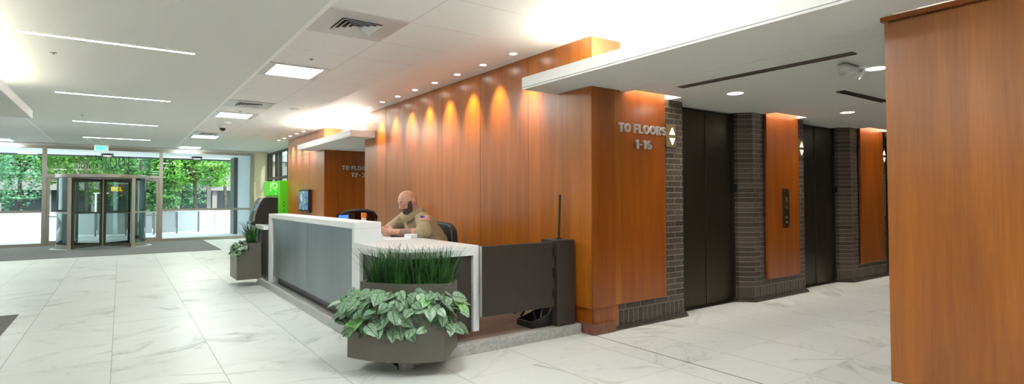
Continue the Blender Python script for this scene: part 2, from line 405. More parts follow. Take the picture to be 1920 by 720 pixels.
def glyph(b, ch, x0, t, adv):
    """one sans letter, height 1, as stroked bars and ring bands; returns its width"""
    W_ = {'T': .62, 'O': .78, 'F': .56, 'L': .54, 'R': .66, 'S': .64, '1': .36, '-': .34, '6': .60, '7': .56, '3': .58, '0': .60, 'E': .58, 'X': .66, 'I': t, 'B': .64, 'W': 1.0, 'C': .74, 'A': .74, 'P': .62, '4': .66, ' ': .20}
    w = W_[ch]; q = lambda pts: b.prism([(x0+x, y) for x, y in pts], 0, 1)
    def bar(xa, xb, ya, yb): q([(xa, ya), (xb, ya), (xb, yb), (xa, yb)])
    def seg(xa, ya, xb, yb, tt=t): q([(xa-tt/2, ya), (xa+tt/2, ya), (xb+tt/2, yb), (xb-tt/2, yb)])
    def arc_(cx, cy, rx, ry, a0, a1, n=18):
        ps = [(cx+rx*math.cos(R(a0+(a1-a0)*k/n)), cy+ry*math.sin(R(a0+(a1-a0)*k/n))) for k in range(n+1)]
        pi = [(cx+(rx-t)*math.cos(R(a0+(a1-a0)*k/n)), cy+(ry-t)*math.sin(R(a0+(a1-a0)*k/n))) for k in range(n+1)]
        for k in range(n): q([ps[k], ps[k+1], pi[k+1], pi[k]])
    if ch == 'T': bar(0, w, 1-t, 1); bar(w/2-t/2, w/2+t/2, 0, 1-t)
    elif ch in 'O0': arc_(w/2, .5, w/2, .5, 0, 360, 36)
    elif ch == 'F': bar(0, t, 0, 1); bar(t, w, 1-t, 1); bar(t, w*.9, .5-t*.45, .5+t*.45)
    elif ch == 'E': bar(0, t, 0, 1); bar(t, w, 1-t, 1); bar(t, w, 0, t); bar(t, w*.92, .5-t*.45, .5+t*.45)
    elif ch == 'L': bar(0, t, 0, 1); bar(t, w, 0, t)
    elif ch == 'I': bar(0, t, 0, 1)
    elif ch in 'RPB':
        h = .56 if ch != 'P' else .56; r_ = h/2; bar(0, t, 0, 1); bar(t, w-r_, 1-t, 1); bar(t, w-r_, 1-h, 1-h+t); arc_(w-r_, 1-r_, r_, r_, -90, 90)
        if ch == 'R': seg(w*.52, .50, w-t*.45, 0)
        if ch == 'B': h2 = 1-h+t; r2_ = h2/2; bar(t, w-r2_, 0, t); arc_(w-r2_, r2_, r2_, r2_, -90, 90)
    elif ch == 'S':
        ry = .25+t/4; arc_(w/2, 1-ry, w/2, ry, 20, 270, 20); arc_(w/2, ry, w/2, ry, -160, 90, 20)
    elif ch == 'C': arc_(w/2, .5, w/2, .5, 42, 318, 32)
    elif ch == '1': bar(w-t, w, 0, 1); q([(0, .70), (w-t, .80), (w-t, .80+t*.8), (0, .70+t*.62)])
    elif ch == '-': bar(.03, w-.03, .38, .38+t*.85)
    elif ch == '6': arc_(w/2, .31, w/2, .31, 0, 360, 30); arc_(w/2, .5, w/2, .5, 55, 200, 20)
    elif ch == '7': bar(0, w, 1-t, 1); seg(w*.32, 0, w-t*.55, 1-t)
    elif ch == '3': ry = .25+t/4; arc_(w/2, 1-ry, w/2, ry, -90, 160, 20); arc_(w/2, ry, w/2, ry, -160, 90, 20)
    elif ch == 'X': seg(t*.6, 0, w-t*.6, 1, t*1.15); seg(w-t*.6, 0, t*.6, 1, t*1.15)
    elif ch == 'A': seg(t*.55, 0, w/2, 1, t*1.05); seg(w-t*.55, 0, w/2, 1, t*1.05); bar(w*.24, w*.76, .24, .24+t)
    elif ch == 'W':
        for a, c in ((.06, .28), (.5, .28), (.5, .72), (.94, .72)): seg(c*w, 0, a*w, 1, t)
    elif ch == '4': bar(w*.66, w*.66+t, 0, 1); bar(0, w, .26, .26+t); q([(0, .26+t), (t*1.2, .26+t), (w*.66, 1-t*.3), (w*.66, 1)])
    return w
def text(name, body, mat, parent, place, width=None, height=None, depth=.02, stroke=.2, mirror=False, gap=.10):
    """place(u, v, w) -> scene point for text coords; width/height fit, in image-fit units"""
    b = MB(); x = 0
    for ch in body: x += glyph(b, ch, x, stroke, 0)+gap
    # prism() above lays out x,y with extrusion z
    x1 = x-gap; sx = width/x1; sy = height
    for v in b.bm.verts:
        uu, vv, ww = v.co.x*sx, v.co.y*sy, v.co.z*depth
        if mirror: uu = width-uu
        v.co = Vector(place(uu, vv, ww))
    return b.build(name, mat, parent)

# ------------------------------------------------------------------ the room shell
ZC, ZS = 3.25, 2.70            # ceiling, dropped slab
S('floor', MB().box(-4.6, 14.5, -4.2, 22.62, -.12, 0), M['marble'])
S('ceiling_tiles_right', MB().box(1.53, 3.16, -4.2, 22.62, ZC, ZC+.08), M['tile'])
S('ceiling_drywall_right', MB().box(3.16, 4.70, -4.2, 22.62, ZC, ZC+.08), M['white'])
S('ceiling_tiles_left', MB().box(-4.5, -1.70, -4.2, 22.62, ZC, ZC+.08), M['tile'])
S('ceiling', MB().box(-1.63, 1.46, -4.2, 21.45, 3.20, ZC+.08), M['gyp'])
S('ceiling_tiles_front', MB().box(-1.70, 1.53, 21.45, 22.62, ZC, ZC+.08), M['tile'])
S('trim_1', MB().box(1.46, 1.53, -4.2, 21.45, 3.225, ZC+.08), M['fascia'])
S('trim_2', MB().box(-1.70, -1.63, -4.2, 21.45, 3.225, ZC+.08), M['fascia'])
S('wall_left', MB().box(-4.6, -4.5, -4.2, 22.62, 0, ZC+.08), M['white'])
S('wall_back', MB().box(-4.6, 4.7, -4.3, -4.2, 0, ZC+.08), M['white'])
# long cherry panelled wall, seams every 1.135
def panelled(y0, y1, n, mat, name, zb=.29, seams=None, zs=None):
    b = MB(); ys = seams or [y0+(y1-y0)*i/n for i in range(n+1)]
    for a, c in zip(ys, ys[1:]):
        if zs:
            b.box(4.15, 4.175, a+.004, c-.004, zb, zs-.003); b.box(4.15, 4.175, a+.004, c-.004, zs+.003, ZC)
        else: b.box(4.15, 4.175, a+.004, c-.004, zb, ZC)
    b.box(4.172, 4.60, y0+.006, y1-.006, zb+.01, ZC)
    b.box(4.20, 4.60, y0+.05, y1-.05, 0, zb+.01)
    return S(name, b, mat)
panelled(4.365, 11.15, 6, M['wood'], 'wall_right')
S('baseboard_right', MB().box(4.172, 4.52, 4.37, 4.60, 0, .12, .006).box(4.172, 4.21, 4.60, 11.1, 0, .10), M['marble_base'])
S('trim_3', MB().box(4.15, 4.50, 4.355, 4.364, .29, ZS), M['wood_red'])
S('trim_4', MB().box(4.15, 4.60, 4.355, 4.364, 2.83, ZC), M['wood_red'])
S('trim_5', MB().box(4.19, 4.50, 4.40, 4.415, .12, .29).box(4.185, 4.199, 4.40, 11.1, .12, .29), M['wood_red'])
# second block beyond the far elevator lobby
panelled(13.974, 17.587, 3, M['wood'], 'wall_far_right', seams=[13.974, 15.297, 16.227, 17.587], zs=2.69)
S('trim_6', MB().box(4.15, 4.50, 13.964, 13.973, .29, ZS).box(4.15, 4.60, 13.964, 13.973, 2.83, ZC), M['wood_red'])
S('wall_far_lobby', MB().box(4.503, 5.65, 13.968, 14.2, 0.0, 3.0), M['wood_red'])
S('wall_far_lobby_brick', MB().box(5.65, 9.0, 14.02, 14.3, 0, 2.75).box(4.61, 9.0, 10.9, 11.14, 0, 2.75).box(9.0, 9.1, 10.9, 14.3, 0, 2.75), M['brick'])
# near block right of the lobby (only its face shows)
S('wall_near_right', MB().box(4.185, 4.60, -4.2, 1.557, .273, 2.655).box(4.205, 4.60, -4.2, 1.54, 2.65, 2.675).box(4.22, 4.60, -4.2, 1.50, 0, .273).box(4.185, 4.60, -4.2, .99, 2.70, ZC), M['wood'])
S('trim_7', MB().box(4.165, 4.60, -4.2, 1.575, 2.668, 2.699), M['wood_red'])
# dropped slabs with deep white nosing
def slab(name, ya, yb, oa, ob, far):
    # ya..yb whole nose, oa..ob the lobby opening
    b = MB(); pl = [(3.66, ya), (4.148, ya), (4.148, oa), (4.60, oa), (4.60, ob), (4.148, ob), (4.148, yb), (3.66, yb)]
    b.prism(pl, ZS+.002, 2.828)
    S(name, b, M['gyp'])
    b = MB().box(3.645, 3.659, ya-.014, yb+.014, ZS+.022, 2.832).box(3.650, 3.659, ya-.009, yb+.009, ZS, ZS+.018)
    b.box(3.659, 4.148, ya-.014, ya-.001, ZS, 2.832).box(3.659, 4.148, yb+.001, yb+.014, ZS, 2.832)
    S('trim_'+name[-1], b, M['fascia'])
slab('ceiling_slab_8', .995, 4.925, 1.50, 4.354, 0)
slab('ceiling_slab_9', 10.595, 14.52, 11.16, 13.963, 0)
S('wall_header', MB().box(4.60, 4.70, .9, 4.364, 2.83, ZC), M['white'])
S('wall_header_far', MB().box(4.60, 4.70, 11.15, 13.973, 2.83, ZC), M['white'])
# lobby ceiling with the three lit slots above the wood panels
xs = [4.60, 4.71, 5.53, 7.66, 8.53, 10.70, 11.60, 14.5]
b = MB(); b.box(4.601, 14.5, 1.3, 4.24, ZS, 2.83); b.box(4.601, 14.5, 4.44, 5.0, ZS, 2.83)
for i in (0, 2, 4, 6): b.box(xs[i]+(.001 if i == 0 else 0), xs[i+1], 4.24, 4.44, ZS, 2.83)
for i in (1, 3, 5): b.box(xs[i], xs[i+1], 4.20, 4.50, 3.12, 3.14).box(xs[i], xs[i+1], 4.20, 4.24, 2.83, 3.12).box(xs[i], xs[i+1], 4.46, 4.50, 2.83, 3.12).box(xs[i]-.02, xs[i], 4.2, 4.5, 2.83, 3.14).box(xs[i+1], xs[i+1]+.02, 4.2, 4.5, 2.83, 3.14)
S('ceiling_lobby', b, M['gyp'])
for i in (1, 3, 5): area('slot_light', ((xs[i]+xs[i+1])/2, 4.30, 3.10), xs[i+1]-xs[i]-.1, .08, W_SLOT, (1, .86, .7))
S('ceiling_far_lobby', MB().box(4.601, 9.1, 10.9, 14.3, ZS, 2.83), M['gyp'])
S('wall_lobby_end', MB().box(14.3, 14.4, 1.3, 5.0, 0, ZS), M['brick'])
S('wall_lobby_near', MB().box(4.61, 14.3, 1.3, 1.45, 0, ZS), M['brick'])
S('wall_lobby_back', MB().box(4.61, 14.3, 4.96, 5.1, 0, ZS), M['bronze'])
# left slab with cove
S('ceiling_slab_left', MB().box(-3.6, -1.10, -3.0, 10.87, ZS, 2.81), M['gyp'])
S('trim_10', MB().box(-1.10, -1.087, -3.0, 10.883, ZS-.002, 2.815).box(-3.6, -1.10, 10.87, 10.883, ZS-.002, 2.815), M['fascia'])

# brick piers of the elevator lobby
def pier(x0, x1, left, right):
    c = .15
    def plan(e):
        p = [(x0-(e if left else 0), 4.95)]
        p += [(x0-(e if left else 0), 4.58), (x0+c-e*.4 if left else x0, 4.44-e)] if left else [(x0, 4.44-e)]
        p += [(x1-c+e*.4, 4.44-e), (x1+e, 4.58), (x1+e, 4.95)] if right else [(x1, 4.44-e), (x1, 4.95)]
        return p
    S('wall_pier', MB().prism(plan(0), .045, ZS-.001), M['brick'])
    S('baseboard_pier', MB().prism(plan(.05), 0, .022).prism(plan(.03), .022, .045), M['shoe'])
pier(4.512, 5.95, False, True); pier(7.22, 8.95, True, True); pier(10.26, 12.0, True, True)
S('wall_pier', MB().box(13.25, 14.3, 4.44, 4.95, 0, ZS-.001), M['brick'])

# elevator doors
def elevator(x0, x1, label):
    t = thing('elevator_door', ((x0+x1)/2, 4.7, 0), label, 'elevator door', None)
    m = (x0+x1)/2
    for a, c, y in ((x0+.012, m-.003, 4.66), (m+.003, x1-.012, 4.66)):
        b = MB().box(a, c, y, y+.04, .012, 2.675, .004)
        b.build('door_leaf', M['bronze'], t)
    MB().box(x0+.002, x1-.002, 4.70, 4.76, .0, ZS-.004).box(x0+.002, x0+.012, 4.63, 4.70, .012, ZS-.004).box(x1-.012, x1-.002, 4.63, 4.70, .012, ZS-.004).build('door_frame', M['dframe'], t)
    MB().box(x0+.014, x1-.014, 4.60, 4.69, 0.0005, .010).build('sill', M['dframe'], t)
    MB().box(m-.014, m-.004, 4.648, 4.66, .02, 2.66).build('seam_highlight', M['edge'], t)  # lighter strip stands in for the light catching the door seam
elevator(5.95, 7.22, 'dark bronze elevator door nearest the desk, between brick and the TO FLOORS panel')
elevator(8.95, 10.26, 'dark bronze elevator door deeper in the lobby, right of the call button panel')
elevator(12.0, 13.25, 'dark bronze elevator door at the far end of the lobby')

# wood panels standing off the brick
for (x0, x1, zb, lab) in ((4.503, 5.405, .292, 'wide orange wood panel carrying the letters TO FLOORS 1-16'),
                      (7.655, 8.56, .305, 'tall orange wood panel with the bronze call button plate'),
                      (10.69, 11.62, .305, 'orange wood panel furthest along the elevator lobby')):
    o = MB().box(x0, x1, 4.39, 4.425, zb, 2.93 if x0 > 5 else 2.93, .003).box(x0+.1, x1-.1, 4.425, 4.439, zb+.1, 2.68).build('wood_wall_panel', M['wood_red'])
    tag(o, lab, 'wall panel', 'wood panels in the elevator lobby')

# signs
def sign(name, yy, l1, l2, c1, c2, label):
    t = thing(name, (c1[0], yy, c2[1]), label, 'sign')
    for nm, bd, (x, z, wd, h) in (('letters_upper_line', l1, c1), ('letters_lower_line', l2, c2)):
        text(nm, bd, M['letters'], t, lambda a, b_, c_, x=x, z=z: (x+a, yy-c_, z+b_), wd, h, .018, .215)
sign('wall_sign', 4.371, 'TO FLOORS', '1-16', (4.575, 2.235, .805, .106), (4.845, 2.057, .275, .104), 'raised metal letters TO FLOORS 1-16 on orange wood panel')
sign('wall_sign', 13.945, 'TO FLOORS', '17-30', (4.59, 2.206, .80, .112), (4.83, 2.030, .49, .110), 'raised metal letters TO FLOORS 17-30, half hidden behind the long wood wall')

# hall lanterns: brass plate with lit up and down triangles
for x, lab in ((5.50, 'brass plate with lit up and down arrows beside TO FLOORS panel'), (8.64, 'brass arrow plate between second wood panel and elevator'), (11.69, 'brass arrow plate right of the furthest wood panel')):
    t = thing('hall_lantern', (x, 4.439, 2.15), lab, 'elevator indicator', 'hall lanterns on the brick')
    MB().box(x-.03, x+.15, 4.428, 4.439, 2.11, 2.39, .002).build('backplate', M['brass'], t)
    xc = x+.085
    MB().prism([(xc-.052, 2.268), (xc+.052, 2.268), (xc, 2.355)], 4.421, 4.428, 'y').build('up_arrow', M['tri_em'], t)
    MB().prism([(xc-.052, 2.225), (xc, 2.140), (xc+.052, 2.225)], 4.421, 4.428, 'y').build('down_arrow', M['tri_em'], t)
# call button plate
t = thing('call_button_plate', (8.15, 4.389, 1.02), 'dark bronze plate with brass buttons and key switches on wood panel', 'button panel')
MB().box(8.06, 8.24, 4.378, 4.389, 1.03, 1.615, .002).build('plate', pm('dark_bronze_plate', (.10, .07, .035), .35, .8), t)
for z, rr in ((1.47, .018), (1.43, .022), (1.33, .022), (1.18, .022), (1.11, .022)):
    MB().cyl((8.15, 4.378, z), (8.15, 4.366, z), rr).build('button', M['brass'], t)
for dx in (-.06, .06):
    for z in (1.06, 1.585): MB().cyl((8.15+dx, 4.378, z), (8.15+dx, 4.374, z), .009, n=10).build('screw', M['brass'], t)
for x, lab in ((7.213, 'small black position box on brick jamb beside nearer elevator'), (10.253, 'small black position box on brick jamb beside deeper elevator')):
    o = MB().box(x-.018, x+.006, 4.58, 4.655, 1.56, 1.68, .004).build('indicator_box', M['black']); tag(o, lab, 'indicator', 'jamb boxes by the elevators')

# ------------------------------------------------------------------ platform
S('floor_platform', MB().box(2.0+.10, 4.199, 4.65, 10.7, 0, .104), M['plank'])
b = MB(); b.box(2.0, 4.165, 4.55, 4.66, 0, .105, .012).box(2.0, 2.12, 4.66, 10.7, 0, .105, .012).box(2.0, 2.12, 4.55, 4.66, 0, .105, .012).box(1.99, 2.0, 4.54, 10.7, 0, .016).box(1.99, 4.165, 4.54, 4.55, 0, .016)
S('trim_11', b, M['concrete'])

# ------------------------------------------------------------------ reception desk
t = thing('reception_desk', (2.5, 7.3, .105), 'white quartz reception desk with blue-grey steel front and lower rounded end', 'desk')
ZB = .106
MB().box(2.03, 2.33, 5.76, 9.91, 1.165, 1.235, .004).box(2.03, 2.33, 5.76, 5.83, ZB, 1.165).box(2.03, 2.33, 9.70, 9.91, ZB, 1.165).build('high_counter', M['quartz'], t)
MB().box(2.06, 2.30, 5.84, 7.67, .235, 1.16).build('front_panel', M['steel'], t)
MB().box(2.06, 2.30, 7.678, 9.695, .235, 1.16).build('front_panel', M['steel'], t)
MB().box(2.14, 2.28, 5.84, 9.69, ZB, .234).build('toe_kick', M['black'], t)
# low end, rounded at the aisle corner
arc = [(2.45-.42*math.cos(a), 5.09-.42*math.sin(a)) for a in [PI/2*i/10 for i in range(11)]]
outer = [(2.03, 5.755)] + arc + [(2.92, 4.69)]
def inset(pts, d): 
    return [(x+(d if x < 2.3 else d*.6 if x < 2.5 else 0), y+(d if y < 4.9 else d*.6 if y < 5.1 else 0)) for x, y in pts]
MB().prism(outer+[(2.92, 9.9), (2.34, 9.9), (2.34, 5.755)], .985, 1.02).build('low_counter', M['quartz'], t)
# fascia band following the rounded front, and the two slim legs
def band(pts, th, z0, z1, b):
    for (a, c) in zip(pts, pts[1:]):
        d = Vector((c[0]-a[0], c[1]-a[1])); n = Vector((-d.y, d.x)).normalized()*th
        b.prism([a, c, (c[0]+n.x, c[1]+n.y), (a[0]+n.x, a[1]+n.y)], z0, z1)
    bmesh.ops.remove_doubles(b.bm, verts=b.bm.verts, dist=.0005); return b
smooth_by_angle(band(outer, .03, .925, .985, MB()).build('counter_fascia', M['quartz'], t), 30)
MB().box(2.855, 2.92, 4.69, 4.76, .175, .924).build('leg', M['quartz'], t)
MB().box(2.03, 2.07, 5.60, 5.755, .175, .924).build('leg', M['quartz'], t)
o2 = inset(outer, .04)
b = band(o2[:-1]+[(2.855, 4.73)], .025, .175, .925, MB()); smooth_by_angle(b.build('curved_panel', M['laminate'], t), 30)
MB().prism(inset(outer[:-1], .12)+[(2.73, 4.80), (2.73, 5.75)], ZB, .18).build('toe_kick', M['laminate'], t)
MB().box(2.88, 2.90, 4.77, 5.75, .175, .984).build('side_panel', M['laminate'], t)
MB().box(1.955, 2.03, 9.93, 10.6, .965, 1.035).build('side_shelf', M['quartz'], t)
MB().box(2.03, 2.33, 9.92, 10.6, .106, 1.03).build('end_panel', M['laminate'], t)
MB().box(2.88, 2.90, 5.77, 9.88, .86, .984).build('back_rail', M['laminate'], t)
MB().box(2.36, 2.90, 9.85, 9.88, .106, .984).build('side_panel', M['laminate'], t)

# things on the desk
t = thing('sports_bottle', (2.5, 6.75, 1.02), 'white bottle with orange cap standing behind the high counter', 'bottle')
MB().lathe((2.5, 6.75, 1.0205), [(.04, 0), (.042, .01), (.042, .17), (.03, .215), (.026, .23)]).build('body', M['paper'], t, smooth=True)
MB().lathe((2.5, 6.75, 1.0205), [(.034, .226), (.034, .283), (.030, .288)]).build('cap', pm('orange_cap', (.85, .22, .02), .4), t)
t = thing('desk_monitor', (2.55, 7.6, 1.02), 'black monitor showing a blue screen behind the high counter', 'monitor')
def rotbox(b, cx, cy, ang, x0, x1, y0, y1, z0, z1, tilt=0):
    k = len(b.bm.verts); b.box(x0, x1, y0, y1, z0, z1); b.bm.verts.ensure_lookup_table()
    for v in b.bm.verts[k:]:
        x, y, z = v.co; x += (z-z0)*tilt
        v.co = Vector((cx+x*math.cos(ang)-y*math.sin(ang), cy+x*math.sin(ang)+y*math.cos(ang), z))
    return b
rotbox(MB(), 2.62, 7.75, R(-62), -.03, .0, -.17, .17, 1.06, 1.275).build('housing', M['black'], t)
rotbox(MB(), 2.62, 7.75, R(-62), .001, .006, -.155, .03, 1.07, 1.255).build('screen', pm('blue_screen', (.02, .06, .3), .3, emit=(.07, .20, .75), es=.8), t)
rotbox(MB(), 2.62, 7.75, R(-62), -.08, .04, -.08, .08, 1.0205, 1.03).cyl((2.62, 7.75, 1.03), (2.62, 7.75, 1.07), .02).build('stand', M['black'], t)
def sheet(cx, cy, w, h, ang, z, label, name='paper_sheet', mat='paper', th=.003, cat='paper'):
    o = rotbox(MB(), cx, cy, R(ang), -w/2, w/2, -h/2, h/2, z, z+th).build(name, M[mat]); return tag(o, label, cat)
sheet(2.72, 6.35, .27, .36, 12, 1.0205, 'white paper sheet on the desk below the guard\'s forearm')
sheet(2.60, 6.02, .27, .36, -20, 1.0205, 'white paper sheet on the desk nearest the high counter')
t = thing('desk_telephone', (2.80, 6.43, 1.024), 'flat black handset lying under the guard\'s forearm', 'telephone')
rotbox(MB(), 2.80, 6.22, R(60), -.035, .035, -.15, .15, 1.024, 1.046).build('body', M['black'], t)
o = rotbox(MB(), 2.80, 6.02, R(25), -.06, .06, -.05, .05, 1.0205, 1.068, .25).build('card_box', M['paper']); tag(o, 'small open white card box at the desk edge by the guard\'s elbow', 'box')

# ------------------------------------------------------------------ security gate and things by it
t = thing('security_gate', (3.45, 4.65, .105), 'dark brown low gate panel hinged on a square cabinet post', 'gate')
MB().box(2.906, 3.825, 4.61, 4.65, .32, 1.015, .003).build('gate_leaf', M['laminate'], t)
MB().box(2.903, 2.906, 4.612, 4.648, .32, 1.015).build('edge_trim', M['grey_metal'], t)
MB().box(3.845, 4.10, 4.585, 4.86, .1065, 1.03, .004).build('post', M['laminate'], t)
for z in (.42, .64, .86): MB().cyl((3.832, 4.602, z), (3.832, 4.602, z+.10), .012, n=12).box(3.80, 3.86, 4.604, 4.609, z, z+.10).build('hinge', M['black'], t)
MB().box(3.30, 3.34, 4.62, 4.64, .305, .32).build('door_stop', M['black'], t)
MB().cyl((3.985, 4.72, 1.031), (4.005, 4.72, 1.525), .013, n=12).cyl((3.985, 4.72, 1.031), (3.985, 4.72, 1.045), .03, n=14).build('upright_rod', M['black'], t)
t = thing('lobby_broom', (3.98, 4.93, .106), 'short straw broom, bristle tips showing beside the gate post foot', 'broom')
MB().cyl((3.93, 4.93, .30), (4.01, 4.93, .98), .014, n=12).build('handle', M['black'], t)
b = MB()
for i in range(16):
    a = i/15-.5; b.tube([(3.93+.02*a, 4.93+.02*a, .32), (3.90+.10*a, 4.90+.06*a, .20), (3.885+.17*a, 4.875+.09*a, .108)], .008, 5)
b.build('bristles', pm('straw', (.55, .42, .16), .8), t)
t = thing('lobby_dustpan', (3.78, 4.78, .106), 'black scuffed plastic dustpan lying on the platform under the gate', 'dustpan')
b = MB()
b.prism([(3.56, .107), (3.90, .107), (3.90, .30), (3.86, .315), (3.80, .23), (3.58, .17)], 4.68, 4.69, 'y')
b.prism([(3.56, .107), (3.90, .107), (3.90, .30), (3.86, .315), (3.80, .23), (3.58, .17)], 4.93, 4.94, 'y')
b.box(3.56, 3.90, 4.69, 4.93, .107, .115).box(3.88, 3.90, 4.69, 4.93, .115, .30).box(3.56, 3.60, 4.69, 4.93, .115, .165)
b.build('pan', M['black'], t)
MB().tube([(3.62, 4.68, .19), (3.64, 4.74, .27), (3.68, 4.81, .29), (3.64, 4.88, .27), (3.62, 4.94, .19)], .012).build('bail', M['black'], t)

# ------------------------------------------------------------------ wall display
t = thing('wall_display', (4.10, 15.6, 1.1), 'black framed portrait display on the far wood wall', 'display')
MB().box(4.06, 4.149, 15.04, 16.05, 1.13, 1.72, .004).build('housing', M['black'], t)
MB().box(4.055, 4.0598, 15.10, 16.0, 1.18, 1.68).build('screen', M['screen'], t)
MB().box(4.10, 4.149, 15.1, 15.3, 1.095, 1.13).build('bracket', M['black'], t)

# ------------------------------------------------------------------ chairs
def star_base(t, cx, cy, z0, zs):
    b = MB()
    for k in range(5):
        a = 2*PI*k/5+.3
        b.tube([(cx, cy, z0+.10), (cx+.2*math.cos(a), cy+.2*math.sin(a), z0+.085), (cx+.36*math.cos(a), cy+.36*math.sin(a), z0+.06)], .022, 8, .014)
    b.build('base', M['black'], t)
    for k in range(5):
        a = 2*PI*k/5+.3; x, y = cx+.36*math.cos(a), cy+.36*math.sin(a)
        MB().cyl((x-.02*math.sin(a), y+.02*math.cos(a), z0+.036), (x+.02*math.sin(a), y-.02*math.cos(a), z0+.036), .035, n=14).build('caster', M['black'], t)
    MB().cyl((cx, cy, z0+.09), (cx, cy, zs), .03, n=12).build('gas_column', M['chrome'], t)
t = thing('office_chair', (3.35, 6.55, .105), 'black leather office chair the guard sits in', 'chair')
star_base(t, 3.35, 6.55, .106, .48)
b = MB().box(3.02, 3.52, 6.28, 6.88, .48, .562, .03); smooth_by_angle(b.build('seat', M['black_leather'], t), 35)
b = MB(); n = 12
fr = [(y_+.17, z_) for y_, z_ in [(6.20, .66), (6.17, .85), (6.17, 1.04), (6.21, 1.12), (6.30, 1.155), (6.66, 1.17), (6.78, 1.12), (6.82, 1.03), (6.82, .85), (6.78, .66)]]
k0 = b.bm
b.prism(fr, 3.53, 3.63, 'x'); bmesh.ops.bevel(b.bm, geom=[e for e in b.bm.edges if abs(e.verts[0].co.x-e.verts[1].co.x) < .001], offset=.03, segments=3, affect='EDGES')
smooth_by_angle(b.build('backrest', M['black_leather'], t), 50)
MB().tube([(3.45, 6.6, .52), (3.62, 6.66, .53), (3.66, 6.66, .62), (3.64, 6.66, .80)], .022).build('back_support', M['black'], t)
t = thing('office_chair', (3.52, 9.5, .105), 'black mesh office chair with arched back, standing behind the high counter', 'chair')
star_base(t, 3.52, 9.5, .106, .52)
MB().box(3.2, 3.82, 9.15, 9.8, .53, .62, .03).build('seat', M['black_leather'], t)
ca, sa = math.cos(R(-19.8)), math.sin(R(-19.8))
def cp(a, z, d=0): return (3.47+a*ca-d*sa, 9.62+a*sa+d*ca, z)
arch = [(-.30, .72), (-.31, 1.0), (-.305, 1.14), (-.26, 1.225), (-.15, 1.262), (0, 1.27), (.15, 1.262), (.25, 1.235), (.30, 1.15), (.31, 1.0), (.29, .72)]
MB().tube([cp(a, z) for a, z in arch], .034, 10).build('back_frame', M['black'], t, smooth=True)
b = MB(); b.bm.faces.new([b.bm.verts.new(Vector(cp(a*.93, z-.01, -.008))) for a, z in arch])
r_ = bmesh.ops.extrude_face_region(b.bm, geom=b.bm.faces[:]); bmesh.ops.translate(b.bm, verts=[v for v in r_['geom'] if isinstance(v, bmesh.types.BMVert)], vec=Vector((0, .012, 0)))
b.build('mesh_back', glass_mat('black_mesh', (.30, .22, .18), amt=.1), t)
MB().tube([cp(0, .60, .05), cp(0, .75, .06), cp(0, .95, .03)], .025).build('back_support', M['black'], t)
for q in (-1, 1): MB().tube([cp(.3*q, .62, -.1), cp(.34*q, .80, -.12), cp(.34*q, .83, -.35)], .02).build('armrest', M['black'], t)
#PART2
# ------------------------------------------------------------------ ceiling fixtures
TX, TY = .817, .8245
def tile_y(k): return 5.05+TY*k
def panel_light(x0, k, label):
    y0 = tile_y(k); t = thing('ceiling_light', (x0+TX/2, y0+TY/2, 3.22), label, 'ceiling light', 'square panel lights')
    fx0, fx1, fy0, fy1 = x0+.012, x0+TX-.012, y0+.012, y0+TY-.012
    b = MB()
    for q in ((fx0, x0+.11, fy0, fy1), (x0+TX-.11, fx1, fy0, fy1), (x0+.11, x0+TX-.11, fy0, y0+.07), (x0+.11, x0+TX-.11, y0+TY-.07, fy1)): b.box(*q, 3.238, 3.249)
    b.build('frame', M['grey_metal'], t)
    MB().box(x0+.112, x0+TX-.112, y0+.072, y0+TY-.072, 3.240, 3.248).build('diffuser', M['white_em'], t)
for k, lab in ((3, 'square lit ceiling panel nearest, between tile seams above the desk'), (9, 'second lit ceiling panel, just beyond a square air vent'),
               (15, 'third lit ceiling panel, beyond the white security camera'), (20, 'lit ceiling panel closest to the entrance glass, right side')):
    panel_light(1.53, k, lab)
panel_light(1.53, -3, 'lit ceiling panel overhead, behind the viewpoint'); panel_light(1.53, -8, 'lit ceiling panel at the back of the lobby')
for k, lab in ((20, 'lit ceiling panel at far left by the entrance glass'), (14, 'lit ceiling panel over the left aisle, far'), (-3, 'lit ceiling panel over the left aisle, near'), (-9, 'lit ceiling panel at the back, left aisle')):
    panel_light(-3.37, k, lab)
def vent(k, label):
    x0, y0 = 1.53, tile_y(k); cx, cy = x0+TX/2, y0+TY/2
    t = thing('ceiling_vent', (cx, cy, 3.2), label, 'air vent', 'square ceiling vents')
    b = MB(); h = .205
    for q in ((x0+.01, cx-h, y0+.01, y0+TY-.01), (cx+h, x0+TX-.01, y0+.01, y0+TY-.01), (cx-h, cx+h, y0+.01, cy-h), (cx-h, cx+h, cy+h, y0+TY-.01)): b.box(*q, 3.240, 3.249)
    b.build('faceplate', M['grey_metal'], t)
    MB().box(cx-h, cx+h, cy-h, cy+h, 3.2485, 3.2495).build('duct', M['black'], t)
    for i, q in enumerate((.20, .150, .100, .050)):
        b = MB(); zi = 3.226; th = .034
        for sx, sy in ((1, 0), (-1, 0), (0, 1), (0, -1)):
            if sx: pts = [(cx+sx*q, cy-q), (cx+sx*q, cy+q), (cx+sx*(q-th), cy+q-th), (cx+sx*(q-th), cy-q+th)]
            else: pts = [(cx-q, cy+sy*q), (cx+q, cy+sy*q), (cx+q-th, cy+sy*(q-th)), (cx-q+th, cy+sy*(q-th))]
            top = [(x, y, zi) for x, y in pts[:2]]+[(x, y, zi+.02) for x, y in pts[2:]]
            lo = [b.bm.verts.new(Vector(p)) for p in top]; hi = [b.bm.verts.new(Vector((p[0], p[1], p[2]+.003))) for p in top]
            b.bm.faces.new(lo); b.bm.faces.new(hi[::-1])
            for j in range(4): b.bm.faces.new((lo[j], lo[(j+1) % 4], hi[(j+1) % 4], hi[j]))
        b.build('louvre', M['grey_metal'], t)
vent(0, 'square louvred air vent in the ceiling nearest the viewer'); vent(7, 'square louvred air vent just before the second lit panel')
